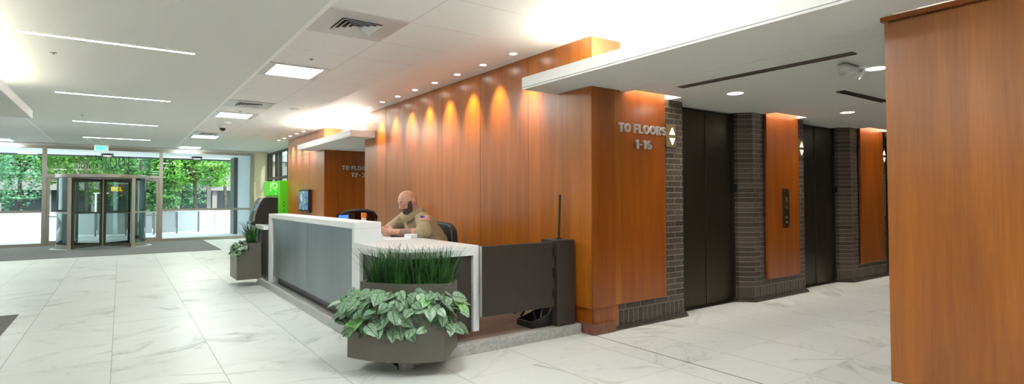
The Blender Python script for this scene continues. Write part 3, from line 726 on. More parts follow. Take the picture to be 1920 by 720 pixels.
vent(14, 'square louvred air vent just before the third lit panel')
# linear slots
for i, (y, lab) in enumerate(((7.4, 'nearest and longest-looking white linear light strip'), (11.3, 'second white linear light strip from the viewer'), (15.3, 'third white linear light strip from the viewer'),
                (19.2, 'white linear light strip closest to the entrance'), (3.45, 'white linear light strip overhead, out of view'), (-.5, 'white linear light strip behind the viewpoint'))):
    t = thing('linear_light', (-.085, y, 3.17), lab, 'ceiling light', 'linear ceiling lights')
    MB().box(-.87, .70, y-.034, y-.026, 3.188, 3.1995).box(-.87, .70, y+.026, y+.034, 3.188, 3.1995).box(-.87, -.86, y-.026, y+.026, 3.188, 3.1995).box(.69, .70, y-.026, y+.026, 3.188, 3.1995).build('frame', M['fascia'], t)
    MB().box(-.86, .69, y-.026, y+.026, 3.190, 3.1995).build('diffuser', M['lin_em'], t)
def spot(name, loc, power, ang, color, parent, rot=(0, 0, 0), blend=1.0, rad=.02):
    l = bpy.data.lights.new(name, 'SPOT'); l.energy = power; l.spot_size = R(ang); l.spot_blend = blend; l.color = color; l.shadow_soft_size = rad
    o = bpy.data.objects.new(name, l); COL.objects.link(o); o.parent = parent; o.location = Vector(loc)*U-ORG[parent.name]; o.rotation_euler = rot
def downlight(x, y, z, rr, label, group, power, ang, color, cat='downlight', tilt=0, rad=.02):
    t = thing('recessed_downlight', (x, y, z-.02), label, cat, group)
    MB().lathe((x, y, z), [(rr*1.25, -.0005), (rr*1.22, -.010), (rr, -.008), (rr, -.0005)], 24).build('trim_ring', M['fascia'], t, smooth=False)
    MB().lathe((x, y, z), [(.001, -.003), (rr*.98, -.003), (rr*.98, -.0008), (.001, -.0008)], 24).build('lens', M['down_em'], t)
    spot('downlight_beam', (x, y, z-.03), power, ang, color, t, (0, -R(tilt), 0), rad=rad)
names = ['first', 'second', 'third', 'fourth', 'fifth', 'sixth', 'seventh', 'eighth']
for i in range(8):
    downlight(3.885, 5.442+.6865*i, ZC, .042, names[i]+' small recessed downlight along the long wood wall, counted from the elevators', 'downlights over the long wood wall', W_SPOT, 54, (1, .70, .34), tilt=24, rad=.025)
for i in range(5):
    downlight(3.90, 14.95+.6865*i, ZC, .042, names[i]+' small recessed downlight along the far wood block, counted from its near corner', 'downlights over the far wood block', W_SPOT, 54, (1, .70, .34), tilt=24, rad=.025)
for x, y, lab in ((5.805, 3.70, 'round downlight in lobby ceiling in front of the nearer elevator'), (5.765, 2.22, 'round downlight beside the emergency light'), (8.467, 3.637, 'round downlight in lobby ceiling deeper in, by second wood panel'),
                  (8.45, 2.2, 'round lobby downlight hidden behind the near wood block'), (11.2, 3.6, 'round lobby downlight far in'), (11.2, 2.2, 'round lobby downlight farthest in')):
    downlight(x, y, ZS, .085, lab, 'elevator lobby downlights', W_LOBBY, 150, NEUT, rad=.06)
for x, y in ((5.8, 12.5), (7.5, 12.5)): downlight(x, y, ZS, .085, 'round downlight in the far elevator lobby, %s' % ('near its opening' if x < 6 else 'deep inside'), 'far lobby downlights', W_LOBBY*1.3, 150, NEUT, rad=.06)
# linear diffusers of the lobby
def diffuser(x0, x1, y0, y1, label):
    t = thing('slot_diffuser', ((x0+x1)/2, (y0+y1)/2, ZS-.01), label, 'air diffuser', 'linear slot diffusers')
    MB().box(x0, x1, y0, y1, ZS-.004, ZS-.0005).build('slot', M['dframe'], t)
    b = MB(); lx = (x1-x0) > (y1-y0)
    for q in (.0, .48, .92):
        if lx: b.box(x0, x1, y0+(y1-y0)*q, y0+(y1-y0)*(q+.08), ZS-.012, ZS-.004)
        else: b.box(x0+(x1-x0)*q, x0+(x1-x0)*(q+.08), y0, y1, ZS-.012, ZS-.004)
    b.build('blades', pm('brown_metal', (.12, .10, .08), .5, .3), t)
diffuser(4.945, 5.035, 2.08, 3.84, 'long dark slot diffuser running toward the nearer elevator')
diffuser(6.69, 7.92, 2.90, 2.99, 'dark slot diffuser cut off by the near wood block')
# emergency light
t = thing('emergency_light', (5.42, 2.33, 2.6), 'white two-headed emergency light on the lobby ceiling', 'emergency light')
b = MB(); b.box(5.32, 5.56, 2.28, 2.38, 2.635, 2.6995, .02); smooth_by_angle(b.build('housing', M['white'], t), 50)
for x, d in ((5.305, (-.4, -.5, -.6)), (5.575, (.2, -.8, -.5))):
    d = Vector(d).normalized(); c = Vector((x, 2.32, 2.655))
    MB().lathe((0, 0, 0), [(.02, 0), (.045, .02), (.052, .06), (.046, .062), (.040, .050), (.001, .048)], 20).build('lamp_head', M['white'], t)
    o = [q for q in t.children][-1]; q = d.to_track_quat('Z', 'Y')
    for v in o.data.vertices: v.co = q @ (v.co+ORG[t.name]) + c*U - ORG[t.name]
# small ceiling things
t = thing('smoke_detector', (1.978, 14.02, 3.2), 'white round smoke detector beside the security camera', 'smoke detector')
MB().lathe((1.978, 14.02, 3.249), [(.085, 0), (.085, -.02), (.06, -.045), (.02, -.05), (.001, -.05)]).build('housing', M['white'], t, smooth=True)
t = thing('security_camera', (1.994, 14.89, 3.2), 'white dome security camera hanging from the tile ceiling', 'camera')
MB().lathe((1.994, 14.89, 3.249), [(.09, 0), (.09, -.03), (.07, -.06)]).build('housing', M['white'], t, smooth=True)
MB().lathe((1.994, 14.89, 3.19), [(.066, 0), (.06, -.04), (.035, -.065), (.001, -.075)]).build('dome', M['black'], t, smooth=True)
o = MB().lathe((2.778, 11.32, 3.2495), [(.001, -.006), (.09, -.006), (.10, -.001)]).build('ceiling_speaker', M['grey_metal']); tag(o, 'round grey speaker grille set in a ceiling tile', 'speaker')
for (x, y, z, lab) in ((1.945, 7.1, 3.2495, 'small metal sprinkler in tile near the nearest lit panel'), (1.95, 12.2, 3.2495, 'small sprinkler in tile before the second lit panel'), (-.657, 8.3, 3.1995, 'small sprinkler in smooth ceiling past the nearest light strip'),
                       (-.655, 14.18, 3.1995, 'small sprinkler in smooth ceiling between second and third light strips'), (-.67, 19.95, 3.1995, 'small sprinkler in smooth ceiling beyond the last light strip')):
    o = MB().lathe((x, y, z), [(.035, 0), (.035, -.004), (.014, -.008), (.008, -.018), (.018, -.021), (.001, -.022)], 16).build('sprinkler', M['alum']); tag(o, lab, 'sprinkler', 'ceiling sprinklers')
# exit sign
t = thing('exit_sign', (-.48, 20.5, 2.88), 'hanging clear EXIT sign with green letters', 'exit sign')
MB().box(-.655, -.305, 20.47, 20.53, 3.08, 3.125).cyl((-.48, 20.5, 3.12), (-.48, 20.5, 3.1995), .02).build('housing', M['white'], t)
MB().box(-.655, -.305, 20.497, 20.505, 2.885, 3.08).build('panel', pm('exit_panel', (.85, .92, .90), .3, emit=(.8, .95, .9), es=.15), t)
text('letters', 'EXIT', M['exit_em'], t, lambda a, b_, c_: (-.60+a, 20.492-c_, 2.945+b_), .24, .105, .008, .2)

# ------------------------------------------------------------------ entrance glazing
YW = 22.63
def frame(name, pieces, mat='steel_frame'):
    b = MB()
    for p in pieces: b.box(*p)
    return S(name, b, M[mat])
y0, y1 = YW-.06, YW+.06
frame('window_frame_head', [(-4.5, 4.10, y0, y1, 3.08, 3.17)])
S('wall_over_glass', MB().box(-4.6, 4.7, YW-.03, YW+.2, 3.171, ZC+.08), M['white'])
frame('trim_20', [(-2.01, -1.90, y0, y1, 0, 3.079)]); frame('trim_21', [(1.09, 1.19, y0, y1, 0, 3.079)])
frame('trim_22', [(3.985, 4.10, y0-.02, y1+.1, 0, 3.079)]); frame('trim_23', [(-4.5, -4.4, y0, y1, 0, 3.079)])
frame('trim_24', [(-1.899, 1.089, y0, y1, 2.17, 2.27)])
frame('trim_25', [(1.191, 3.984, y0, y1, 1.06, 1.13), (1.191, 3.984, y0, y1, 0, .10)])
frame('trim_26', [(-4.399, -2.011, y0, y1, 1.06, 1.13), (-4.399, -2.011, y0, y1, 0, .10)])
S('window_1', MB().box(-4.398, -2.012, YW-.006, YW+.006, 1.131, 3.079).box(-4.398, -2.012, YW-.006, YW+.006, .101, 1.059), M['glass'])
S('window_2', MB().box(-1.898, 1.088, YW-.006, YW+.006, 2.271, 3.079), M['glass'])
S('window_3', MB().box(1.192, 3.983, YW-.006, YW+.006, 1.131, 3.079).box(1.192, 3.983, YW-.006, YW+.006, .101, 1.059), M['glass'])
def side_door(name, x0, x1, hx, label):
    b = MB(); b.box(x0, x0+.075, YW-.035, YW+.035, .01, 2.168).box(x1-.075, x1, YW-.035, YW+.035, .01, 2.168).box(x0+.075, x1-.075, YW-.035, YW+.035, 2.08, 2.168).box(x0+.075, x1-.075, YW-.035, YW+.035, .01, .16)
    o = S(name, b, M['steel_frame'])
    g = MB().box(x0+.075, x1-.075, YW-.005, YW+.005, .16, 2.08).build('glass', M['glass'], o)
    h = MB().tube([(hx, YW-.04, .95), (hx, YW-.10, .97), (hx, YW-.10, 1.25), (hx, YW-.04, 1.27)], .014).build('pull_handle', M['chrome'], o)
    h2 = MB().tube([(x0+.03, YW-.09, .93), (x1-.03, YW-.09, .93)], .018).build('push_bar', M['alum'], o)
side_door('door_1', -1.895, -1.10, -1.85, ''); side_door('door_2', .30, 1.085, 1.05, '')
t = thing('door_closer', (1.0, 22.5, 2.2), 'small silver door closer above right side door', 'door closer')
MB().box(.82, 1.06, 22.49, 22.565, 2.185, 2.245, .004).build('body', M['alum'], t)
# lettering on the transom (seen reversed from inside)
t = thing('window_lettering', (-.4, 22.62, 2.38), 'reversed thin dark letters 400 WEST CAPITOL on the glass above the revolving door', 'lettering')
ink = pm('dark_vinyl', (.02, .05, .045), .6)
def tr(nm, body, x, z, wd, h, st, gp): text(nm, body, ink, t, lambda a, b_, c_: (x+a, 22.618-c_, z+b_), wd, h, .003, st, True, gp)
tr('number', '400', -.30, 2.49, .66, .42, .065, .14); tr('upper_word', 'WEST', -.93, 2.755, .44, .16, .13, .16); tr('lower_word', 'CAPITOL', -1.15, 2.48, .67, .16, .13, .16)
MB().box(-.405, -.393, 22.616, 22.62, 2.38, 2.91).build('divider', ink, t)

# revolving door
M['wing_metal'] = pm('dark_bronze_aluminium', (.17, .155, .13), .35, .7)
CX, CYD, RR = -.44, 21.40, 1.13
t = thing('revolving_door', (CX, CYD, 0), 'round glass revolving door with bronze-silver frame at the entrance', 'revolving door')
a0 = math.atan2(-.83, -.77); a1 = math.atan2(-.83, .77)
b = MB(); b.lathe((CX, CYD, 0), [(.001, 2.12), (RR+.03, 2.12), (RR+.04, 2.13), (RR+.04, 2.215), (RR+.03, 2.225), (.001, 2.225)], 56); smooth_by_angle(b.build('canopy', M['steel_frame'], t), 40)
for s in (0, 1):
    A0 = a1 if s else PI-a1 ; A1 = -a1 if s else PI+a1
    lo, hi = (a1, -a1) if s else (PI+a1+0, PI-a1)
    lo, hi = min(lo, hi), max(lo, hi)
    b = MB().ringwall(CX, CYD, RR-.01, .012, lo+.03, hi-.03, .14, 2.118); smooth_by_angle(b.build('curved_glass', M['glass_tint'], t), 40)
    b = MB().ringwall(CX, CYD, RR+.01, .05, lo+.02, hi-.02, .013, .14); smooth_by_angle(b.build('curb', M['steel_frame'], t), 40)
    b = MB().ringwall(CX, CYD, RR+.008, .045, lo+.02, hi-.02, 1.05, 1.10); smooth_by_angle(b.build('mid_rail', M['steel_frame'], t), 40)
for sx in (-1, 1):
    for sy in (-1, 1):
        x, y = CX+sx*.77*1.0, CYD+sy*.83
        MB().box(x-.045, x+.045, y-.05, y+.05, .013, 2.119).build('post', M['steel_frame'], t)
MB().cyl((CX, CYD, .013), (CX, CYD, 2.119), .035).build('centre_shaft', M['steel_frame'], t)
for q in range(4):
    an = math.atan2(-.80, -.77)+q*PI/2+R(3)
    def wp(b, r0, r1, z0, z1, th=.03):
        k = len(b.bm.verts); b.box(r0, r1, -th/2, th/2, z0, z1); b.bm.verts.ensure_lookup_table()
        for v in b.bm.verts[k:]:
            x, y, z = v.co; v.co = Vector((CX+x*math.cos(an)-y*math.sin(an), CYD+x*math.sin(an)+y*math.cos(an), z))
        return b
    b = MB(); wp(b, .04, .10, .03, 2.10); wp(b, RR-.12, RR-.055, .03, 2.10); wp(b, .10, RR-.12, 2.02, 2.10); wp(b, .10, RR-.12, .03, .12); wp(b, .10, RR-.12, 1.045, 1.085)
    wo = b.build('wing', M['wing_metal'], t)
    wp(MB(), .10, RR-.12, .12, 2.02, .008).build('glass', M['glass_door'], wo)
t2 = MB().lathe((CX, CYD, 0), [(.001, .0125), (RR+.05, .0125), (RR+.06, .006), (RR+.06, .0005)], 48).build('threshold_plate', M['alum'], t)

# yellow end wall, framed side windows
S('wall_end', MB().box(4.101, 4.70, YW-.04, YW+.1, 0, ZC), M['cream'])
S('wall_side', MB().box(4.57, 4.70, 17.59, 19.40, 0, ZC), M['cream'])
b = MB()
for ya, yb in ((19.41, 19.50), (20.62, 20.72), (21.2, 21.28), (22.10, 22.20), (22.50, 22.585)): b.box(4.56, 4.66, ya, yb, 0, 3.10)
b.box(4.56, 4.66, 19.41, 22.585, 3.10, 3.18).box(4.562, 4.658, 19.41, 22.585, 2.17, 2.26).box(4.562, 4.658, 19.41, 22.585, 0, .12)
S('window_4', b, M['dframe']); S('window_5', MB().box(4.60, 4.612, 19.42, 22.58, .13, 3.09), M['glass'])
S('wall_side_top', MB().box(4.57, 4.70, 19.40, 22.59, 3.181, ZC), M['white'])
S('wall_side_room', MB().box(6.3, 6.4, 17.5, 22.58, 0, 4.2), M['cream'])
S('floor_side_room', MB().box(4.70, 6.3, 17.6, 22.58, -.1, 0), M['terrace'])
for (x, z, lab) in ((4.30, 1.34, 'small dark wall plate upper on the cream end wall'), (4.16, .75, 'small dark wall plate lower on the cream end wall')):
    o = MB().box(x, x+.11, YW-.052, YW-.041, z, z+.10, .002).build('wall_plate', M['dframe']); tag(o, lab, 'wall plate', 'wall plates')

# mats

ca_ = math.asin((22.55-CYD)/1.30); cut = [(CX+1.30*math.cos(a), CYD+1.30*math.sin(a)) for a in [ca_-(PI+2*ca_)*i/40 for i in range(41)]]
o = MB().prism([(-4.4, 17.93), (2.41, 17.93), (2.41, 22.55)]+cut+[(-4.4, 22.55)], .0005, .012).build('entrance_mat', M['mat']); tag(o, 'wide grey carpet mat in front of the revolving door', 'mat')
o = MB().box(-3.6, -1.055, 5.0, 9.51, .0005, .012).build('floor_mat', M['mat']); tag(o, 'grey floor mat cut off by the left edge of the photo', 'mat')

# ------------------------------------------------------------------ cash machine with green surround
t = thing('cash_machine', (3.9, 18.3, 0), 'dark curved cash machine with bright green topper and tower', 'cash machine')
prof = [(4.05, .001), (4.05, 1.50), (3.72, 1.515), (3.56, 1.49), (3.47, 1.38), (3.38, 1.18), (3.31, .95), (3.28, .78), (3.20, .76), (3.20, .70), (3.34, .66), (3.40, .60), (3.40, .001)]
b = MB().prism(prof, 18.02, 18.72, 'y'); b.build('body', speckle('charcoal_casing', (.018, .018, .02), (.03, .03, .033), .35), t)
b = MB().prism([(3.555, 1.495), (3.47, 1.385), (3.38, 1.185), (3.31, .955), (3.285, .80), (3.255, .81), (3.28, .96), (3.345, 1.19), (3.44, 1.40), (3.53, 1.505)], 17.99, 18.08, 'y'); b.build('silver_trim', M['alum'], t)
b = MB().prism([(3.555, 1.495), (3.47, 1.385), (3.38, 1.185), (3.31, .955), (3.285, .80), (3.255, .81), (3.28, .96), (3.345, 1.19), (3.44, 1.40), (3.53, 1.505)], 18.66, 18.75, 'y'); b.build('silver_trim', M['alum'], t)
b = MB().prism([(3.42, 1.30), (3.36, 1.10), (3.35, 1.10), (3.41, 1.305)], 18.18, 18.56, 'y'); b.build('screen', M['screen'], t)
MB().box(3.21, 3.27, 18.25, 18.5, .762, .78).build('keypad', M['alum'], t)
MB().box(3.955, 4.50, 17.80, 18.95, .001, 2.03, .01).build('green_tower', M['green'], t)
MB().box(3.70, 3.954, 17.98, 18.80, 1.56, 2.01, .01).build('topper', M['green'], t)
MB().box(3.715, 3.94, 17.972, 17.979, 1.60, 1.99).build('topper_sign', M['green_sign'], t)
MB().box(3.76, 3.954, 18.0, 18.75, 1.517, 1.559).build('collar', pm('pale_green', (.45, .62, .48), .4), t)
b = MB(); dg = pm('dark_green_print', (.03, .26, .005), .5)
for i in range(5):
    for j in range(2):
        x = 4.08+.14*j; z = 1.38-.13*i+(.06 if j else 0)
        if i == 0 and j == 1: continue
        s_ = -1 if (i % 2) else 1
        b.prism([(x-.045, z-.035*s_), (x+.045, z-.035*s_), (x, z+.035*s_)], 17.795, 17.799, 'y')
pr = b.build('triangle_print', dg, t); pr['kind'] = 'stuff'

# ------------------------------------------------------------------ planters
def poly_offset(p, c, k): return [(c[0]+(x-c[0])*k, c[1]+(y-c[1])*k) for x, y in p]
def arcpts(A, B, sag, n=12):
    A, B = Vector(A), Vector(B); m = (A+B)/2; d = (B-A); L_ = d.length; nrm = Vector((d.y, -d.x)).normalized()
    return [tuple(A+d*t+nrm*sag*(1-(2*t-1)**2)) for t in [i/n for i in range(n+1)]]
def planter(label, base, BL, BR, BRI, BLI, inner, z0, zt, zb, sag):
    lerp = lambda a, b, k: (a[0]+(b[0]-a[0])*k, a[1]+(b[1]-a[1])*k)
    out = arcpts(BL, BR, sag); ML, MR = lerp(BL, BLI, .5), lerp(BR, BRI, .5); mid = arcpts(ML, MR, sag*.85)
    t = thing('corner_planter', base, label, 'planter', 'desk corner planters')
    def tub(poly, za, zz, nm, w=.02):
        c = (sum(p[0] for p in poly)/len(poly), sum(p[1] for p in poly)/len(poly)); n = len(poly); b = MB()
        inn = [(p[0]+(c[0]-p[0])*w*4, p[1]+(c[1]-p[1])*w*4) for p in poly]
        V = lambda p, z: b.bm.verts.new(Vector((p[0], p[1], z)))
        o0 = [V(p, za) for p in poly]; o1 = [V(p, zz) for p in poly]; i1 = [V(p, zz) for p in inn]; i0 = [V(p, zz-.05) for p in inn]
        for i in range(n):
            j = (i+1) % n
            for A_, B_ in ((o0, o1), (o1, i1), (i1, i0)): b.bm.faces.new((A_[i], A_[j], B_[j], B_[i]))
        b.bm.faces.new(o0[::-1]); b.bm.faces.new(i0)
        q = b.build(nm, M['planter'], t); smooth_by_angle(q, 25)
        b = MB().prism(poly_offset(inn, c, .99), zz-.049, zz-.03); b.build('soil', M['soil'], q)
        return c
    tub(out+mid[::-1], z0, zt, 'trough'); 
    b = [ (x, y) for x, y in mid ]
    tub([(x, y) for x, y in mid]+inner, z0+.001, zb, 'back_box')
    return out, mid
P_BL, P_BR, P_BRI, P_BLI = (1.615, 4.745), (2.235, 4.135), (2.565, 4.50), (1.965, 5.10)
out1, mid1 = planter('curved grey-brown planter at the near corner of the desk', (2.0, 4.6, .12), P_BL, P_BR, P_BRI, P_BLI, [(2.565, 4.50), (2.44, 4.60), (2.26, 4.66), (2.12, 4.78), (2.03, 4.94), (1.985, 5.10)], .122, .53, .735, .10)
MB().box(2.0, 2.11, 4.46, 4.535, .0, .12).build('floor_bracket', M['concrete'], bpy.data.objects['corner_planter'])
# mirrored one at the far corner
mm = lambda p: (p[0]-.01, 15.05-p[1]-.0)
out2, mid2 = planter('smaller-looking stepped grey-brown planter at the far end of the desk', (1.8, 10.5, .12), (1.60, 10.22), (1.60, 10.9), (1.985, 10.9), (1.985, 10.22), [(1.975, 10.9), (1.975, 10.22)], .122, .60, .735, -.0)

def blades(base_pts, n, h0, h1, rad, lean, label, mat, group):
    """a clump of arching grass blades, one mesh"""
    b = MB()
    for i in range(n):
        cx, cy, cz = random.choice(base_pts); a = random.uniform(0, 2*PI); rr = rad*math.sqrt(random.random())
        x, y = cx+rr*math.cos(a), cy+rr*math.sin(a); h = random.uniform(h0, h1); la = a+random.uniform(-.6, .6); ln = random.uniform(.15, 1)*lean*h
        w_ = random.uniform(.004, .0075); p = Vector((-math.sin(la), math.cos(la), 0))*w_; prev = None
        wob = random.uniform(.9, 1.3)
        for k in range(6):
            s_ = k/5; q = Vector((x+math.cos(la)*ln*s_**1.7, y+math.sin(la)*ln*s_**1.7, cz+h*(s_-.18*wob*lean*s_**3)))
            ww = p*(1-s_**2.2)+p*.04
            cur = (b.bm.verts.new(q-ww), b.bm.verts.new(q+Vector((math.cos(la), math.sin(la), 0))*.002), b.bm.verts.new(q+ww))
            if prev: b.bm.faces.new((prev[0], prev[1], cur[1], cur[0])); b.bm.faces.new((prev[1], prev[2], cur[2], cur[1]))
            prev = cur
    o = b.build('ornamental_grass', mat); return tag(o, label, 'plant', group)
def lp(a, b, k): return (a[0]+(b[0]-a[0])*k, a[1]+(b[1]-a[1])*k)
g1 = [lp(mid1[i], (2.36, 4.92), .20) for i in (1, 3, 5, 8, 10, 12)]
labs = ['leftmost dark green grass clump in the near planter', 'second grass clump from the left in the near planter', 'third grass clump from the left in the near planter',
        'fourth grass clump from the left in the near planter', 'fifth grass clump from the left in the near planter', 'rightmost grass clump in the near planter']
for (x, y), lab in zip(g1, labs): blades([(x, y, .69)], 105, .10, .44, .085, .62, lab, M['grass'], 'grass clumps in the near planter')
blades([(1.87, 10.35, .69), (1.87, 10.6, .69)], 170, .2, .50, .07, .75, 'spiky dark grass in the far planter', M['grass'], None)

def leaf(b, uvl, base, tip, nrm, w):
    """one heart-shaped leaf folded along its midrib"""
    base, tip = Vector(base), Vector(tip); d = tip-base; Ln = d.length; d.normalize(); s_ = d.cross(Vector(nrm)).normalized(); n_ = s_.cross(d)
    prof = [(-.10, .0, .22), (.0, .0, .40), (.12, 0, .50), (.3, 0, .50), (.5, 0, .42), (.7, 0, .28), (.87, 0, .12), (1., 0, .0)]
    rows = []
    for t_, _, hw in prof:
        droop = -.16*Ln*t_*t_
        tt = max(t_, 0); c = base+d*(Ln*tt)+n_*(droop); row = []
        for k in (-1, -.55, 0, .55, 1):
            back = d*(Ln*(-.10 if t_ < 0 else 0)*(1 if k else 0))
            q = c+back+s_*(k*hw*w)+n_*(abs(k)*.16*hw*w*(1.6-abs(k)))
            v = b.bm.verts.new(q); row.append((v, (.5+k*hw*.98, t_)))
        rows.append(row)
    for r0, r1 in zip(rows, rows[1:]):
        for i in range(4):
            try:
                fc = b.bm.faces.new((r0[i][0], r0[i+1][0], r1[i+1][0], r1[i][0]))
                for lo, uvq in zip(fc.loops, (r0[i][1], r0[i+1][1], r1[i+1][1], r1[i][1])): lo[uvl].uv = uvq
            except ValueError: pass
def pothos(name_label, roots, n, reach, drop, group, size=.115, outdir=None, new_share=.12):
    """trailing plant: curved stems over the rim, each ending in a leaf"""
    b = MB(); uvl = b.bm.loops.layers.uv.new('UVMap'); st = MB(); mats = []
    for i in range(n):
        rx, ry, rz = random.choice(roots); o_ = outdir if outdir else (0, -1)
        a = math.atan2(o_[1], o_[0])+random.gauss(0, .75); rc = reach*random.uniform(.05, 1); dz = random.uniform(-drop, .10)
        if rc < reach*.45: dz = random.uniform(.02, .15)
        p0 = Vector((rx+random.uniform(-.06, .06), ry+random.uniform(-.06, .06), rz-.03))
        p2 = Vector((p0.x+math.cos(a)*rc, p0.y+math.sin(a)*rc, rz+.03+dz)); p1 = (p0+p2)/2+Vector((0, 0, .025+.02*random.random()))
        st.tube([p0, (p0+p1)/2+Vector((0, 0, .02)), p1, (p1+p2)/2+Vector((0, 0, .015)), p2], .0035, 5)
        la = a+random.gauss(0, 1.0); Ln = size*random.uniform(.85, 1.45)
        td = Vector((math.cos(la), math.sin(la), random.uniform(-1.15, -.05))).normalized()
        nr = Vector((math.cos(a)*.9, math.sin(a)*.9, 1.0))+Vector((random.gauss(0, .25), random.gauss(0, .25), 0))
        f0 = len(b.bm.faces); leaf(b, uvl, p2, p2+td*Ln, nr, Ln*.80); b.bm.faces.ensure_lookup_table()
        mi = 1 if random.random() < new_share else 0
        for fc in b.bm.faces[f0:]: fc.material_index = mi
    t_ = thing('trailing_plant', (roots[0][0], roots[0][1], roots[0][2]-.02), name_label, 'plant', group)
    o = b.build('leaves', [M['pothos'], M['pothos_new']], t_, smooth=True); o['kind'] = 'stuff'
    s2 = st.build('stems', M['stem'], t_, smooth=True); s2['kind'] = 'stuff'
    return t_
def trpts(a, b_): return [(*lp(lp(out1[i], mid1[i], .45), (2.0, 4.6), .05), .51) for i in range(a, b_)]
for (a, b_, lab, n, od) in ((0, 3, 'silver-mottled trailing plant at the left end of the near planter', 95, (-.75, -.5)), (3, 6, 'silver-mottled trailing plant left of centre over the near planter rim', 100, (-.6, -.8)),
                        (6, 10, 'silver-mottled trailing plant right of centre over the near planter rim', 100, (-.35, -.9)), (10, 13, 'silver-mottled trailing plant at the right end of the near planter', 80, (.2, -.9))):
    pothos(lab, trpts(a, b_), n, .17, .15, 'trailing plants in the near planter', outdir=od, size=.098)
pothos('pale trailing plant in the front step of the far planter', [(1.68, 10.35, .57), (1.68, 10.55, .57), (1.70, 10.25, .57)], 46, .14, .05, None, size=.085, outdir=(-.8, -.4))
# ------------------------------------------------------------------ outside
S('floor_terrace', MB().box(-16, 12, 22.63, 33.0, -.3, -.02), M['terrace'])
S('ceiling_canopy', MB().box(-14, 9, 22.84, 27.4, 3.20, 3.5), M['fascia'])
S('trim_30', MB().box(-14, 9, 27.401, 27.45, 3.14, 3.55), M['col_dark'])
S('wall_outer', MB().box(4.03, 4.6, 22.85, 25.7, -.02, 3.199), M['col_light'])
S('trim_31', MB().box(3.885, 4.6, 25.705, 26.6, -.02, 3.199), M['col_dark'])
for x, y, lab in ((-.42, 26.0, 'round canopy light outside above the lettering'), (2.55, 26.0, 'round canopy light outside, right bay')):
    t = thing('canopy_light', (x, y, 3.1), lab, 'ceiling light', 'round lights under the canopy')
    MB().lathe((x, y, 3.1995), [(.20, 0), (.20, -.06), (.17, -.08), (.15, -.08)]).build('housing', M['dframe'], t)
    MB().lathe((x, y, 3.125), [(.15, 0), (.10, -.02), (.001, -.03)]).build('lens', pm('canopy_lens', (.9, .9, .9), .4, emit=(1, 1, 1), es=1.5), t)
# bowed terrace parapet: solid white panels between slim posts
t = thing('terrace_parapet', (0, 28, 0), 'bowed white panelled parapet round the terrace outside', 'railing')
rp = [(-9.5, 34.5), (-7.6, 33.4), (-5.8, 32.2), (-4.09, 31.0), (-2.6, 29.7), (-1.7, 28.4), (-.8, 27.7), (.2, 27.45), (1.15, 27.5), (2.0, 27.9), (2.9, 28.7), (3.7, 29.9), (4.7, 31.5), (5.6, 33.2)]
for a, c in zip(rp, rp[1:]):
    d = Vector((c[0]-a[0], c[1]-a[1])).normalized(); nrm = Vector((-d.y, d.x))*.03
    b = MB(); A = Vector(a)+d*.05; C_ = Vector(c)-d*.05
    b.prism([tuple(A), tuple(C_), tuple(C_+nrm), tuple(A+nrm)], .04, .90); b.build('panel', M['parapet'], t)
    b = MB(); b.prism([tuple(Vector(a)-nrm*.8), tuple(Vector(c)-nrm*.8), tuple(Vector(c)+nrm*1.6), tuple(Vector(a)+nrm*1.6)], .905, .95); b.build('top_rail', M['grey_metal'], t)
for a in rp: MB().box(a[0]-.035, a[0]+.035, a[1]-.035, a[1]+.035, -.019, .904).build('post', pm('parapet_post', (.30, .31, .32), .5), t)
S('floor_street', MB().box(-60, 60, 33.0, 110, -1.6, -1.5), M['road'])
# far building with a dark window band
t = thing('office_building', (0, 60, -1.5), 'beige concrete building with dark window bands across the street', 'building')
MB().box(-30, 26, 58, 62, -1.5, .2).box(-30, 26, 58, 62, 2.2, 4.6).box(-30, 26, 58, 62, 6.6, 14).build('walls', M['bldg'], t)
MB().box(-29.9, 25.9, 58.6, 61.9, .2, 2.2).box(-29.9, 25.9, 58.6, 61.9, 4.6, 6.6).build('window_band', M['winband'], t)
for i in range(19): MB().box(-29+3*i, -28.6+3*i, 58.3, 58.6, .2, 2.2).box(-29+3*i, -28.6+3*i, 58.3, 58.6, 4.6, 6.6).build('pier', M['bldg'], t)
t = thing('roadside_sign', (-.3, 50, -1.5), 'yellow letters BEL on a dark board beyond the trees', 'sign')
text('letters', 'BEL', M['yellow'], t, lambda a, b_, c_: (-.42+a, 37.5-c_, 1.90+b_), .52, .235, .04, .24)
MB().box(-.95, .35, 37.53, 37.60, 1.72, 2.28).build('board', pm('brown_board', (.10, .07, .05), .7), t)
MB().box(-.32, -.22, 37.61, 37.7, -1.499, 2.2).build('support', M['col_dark'], t)
t = thing('signpost', (4.36, 38, -1.5), 'brown T-shaped concrete post outside the right window bay', 'post')
MB().box(4.26, 4.48, 37.9, 38.1, -1.5, 2.12).build('shaft', M['bldg'], t)
MB().box(4.02, 4.70, 37.88, 38.12, 2.121, 2.33).build('crossbar', M['bldg'], t)
t = thing('lamp_post', (-1.05, 36, -1.5), 'thin pale pole outside, seen through the revolving door', 'post')
MB().cyl((-1.05, 36, -1.5), (-1.05, 36, 1.75), .05, .04, 12).build('pole', M['fascia'], t); MB().box(-1.15, -.5, 35.95, 36.05, 1.751, 1.80).build('arm', M['fascia'], t)
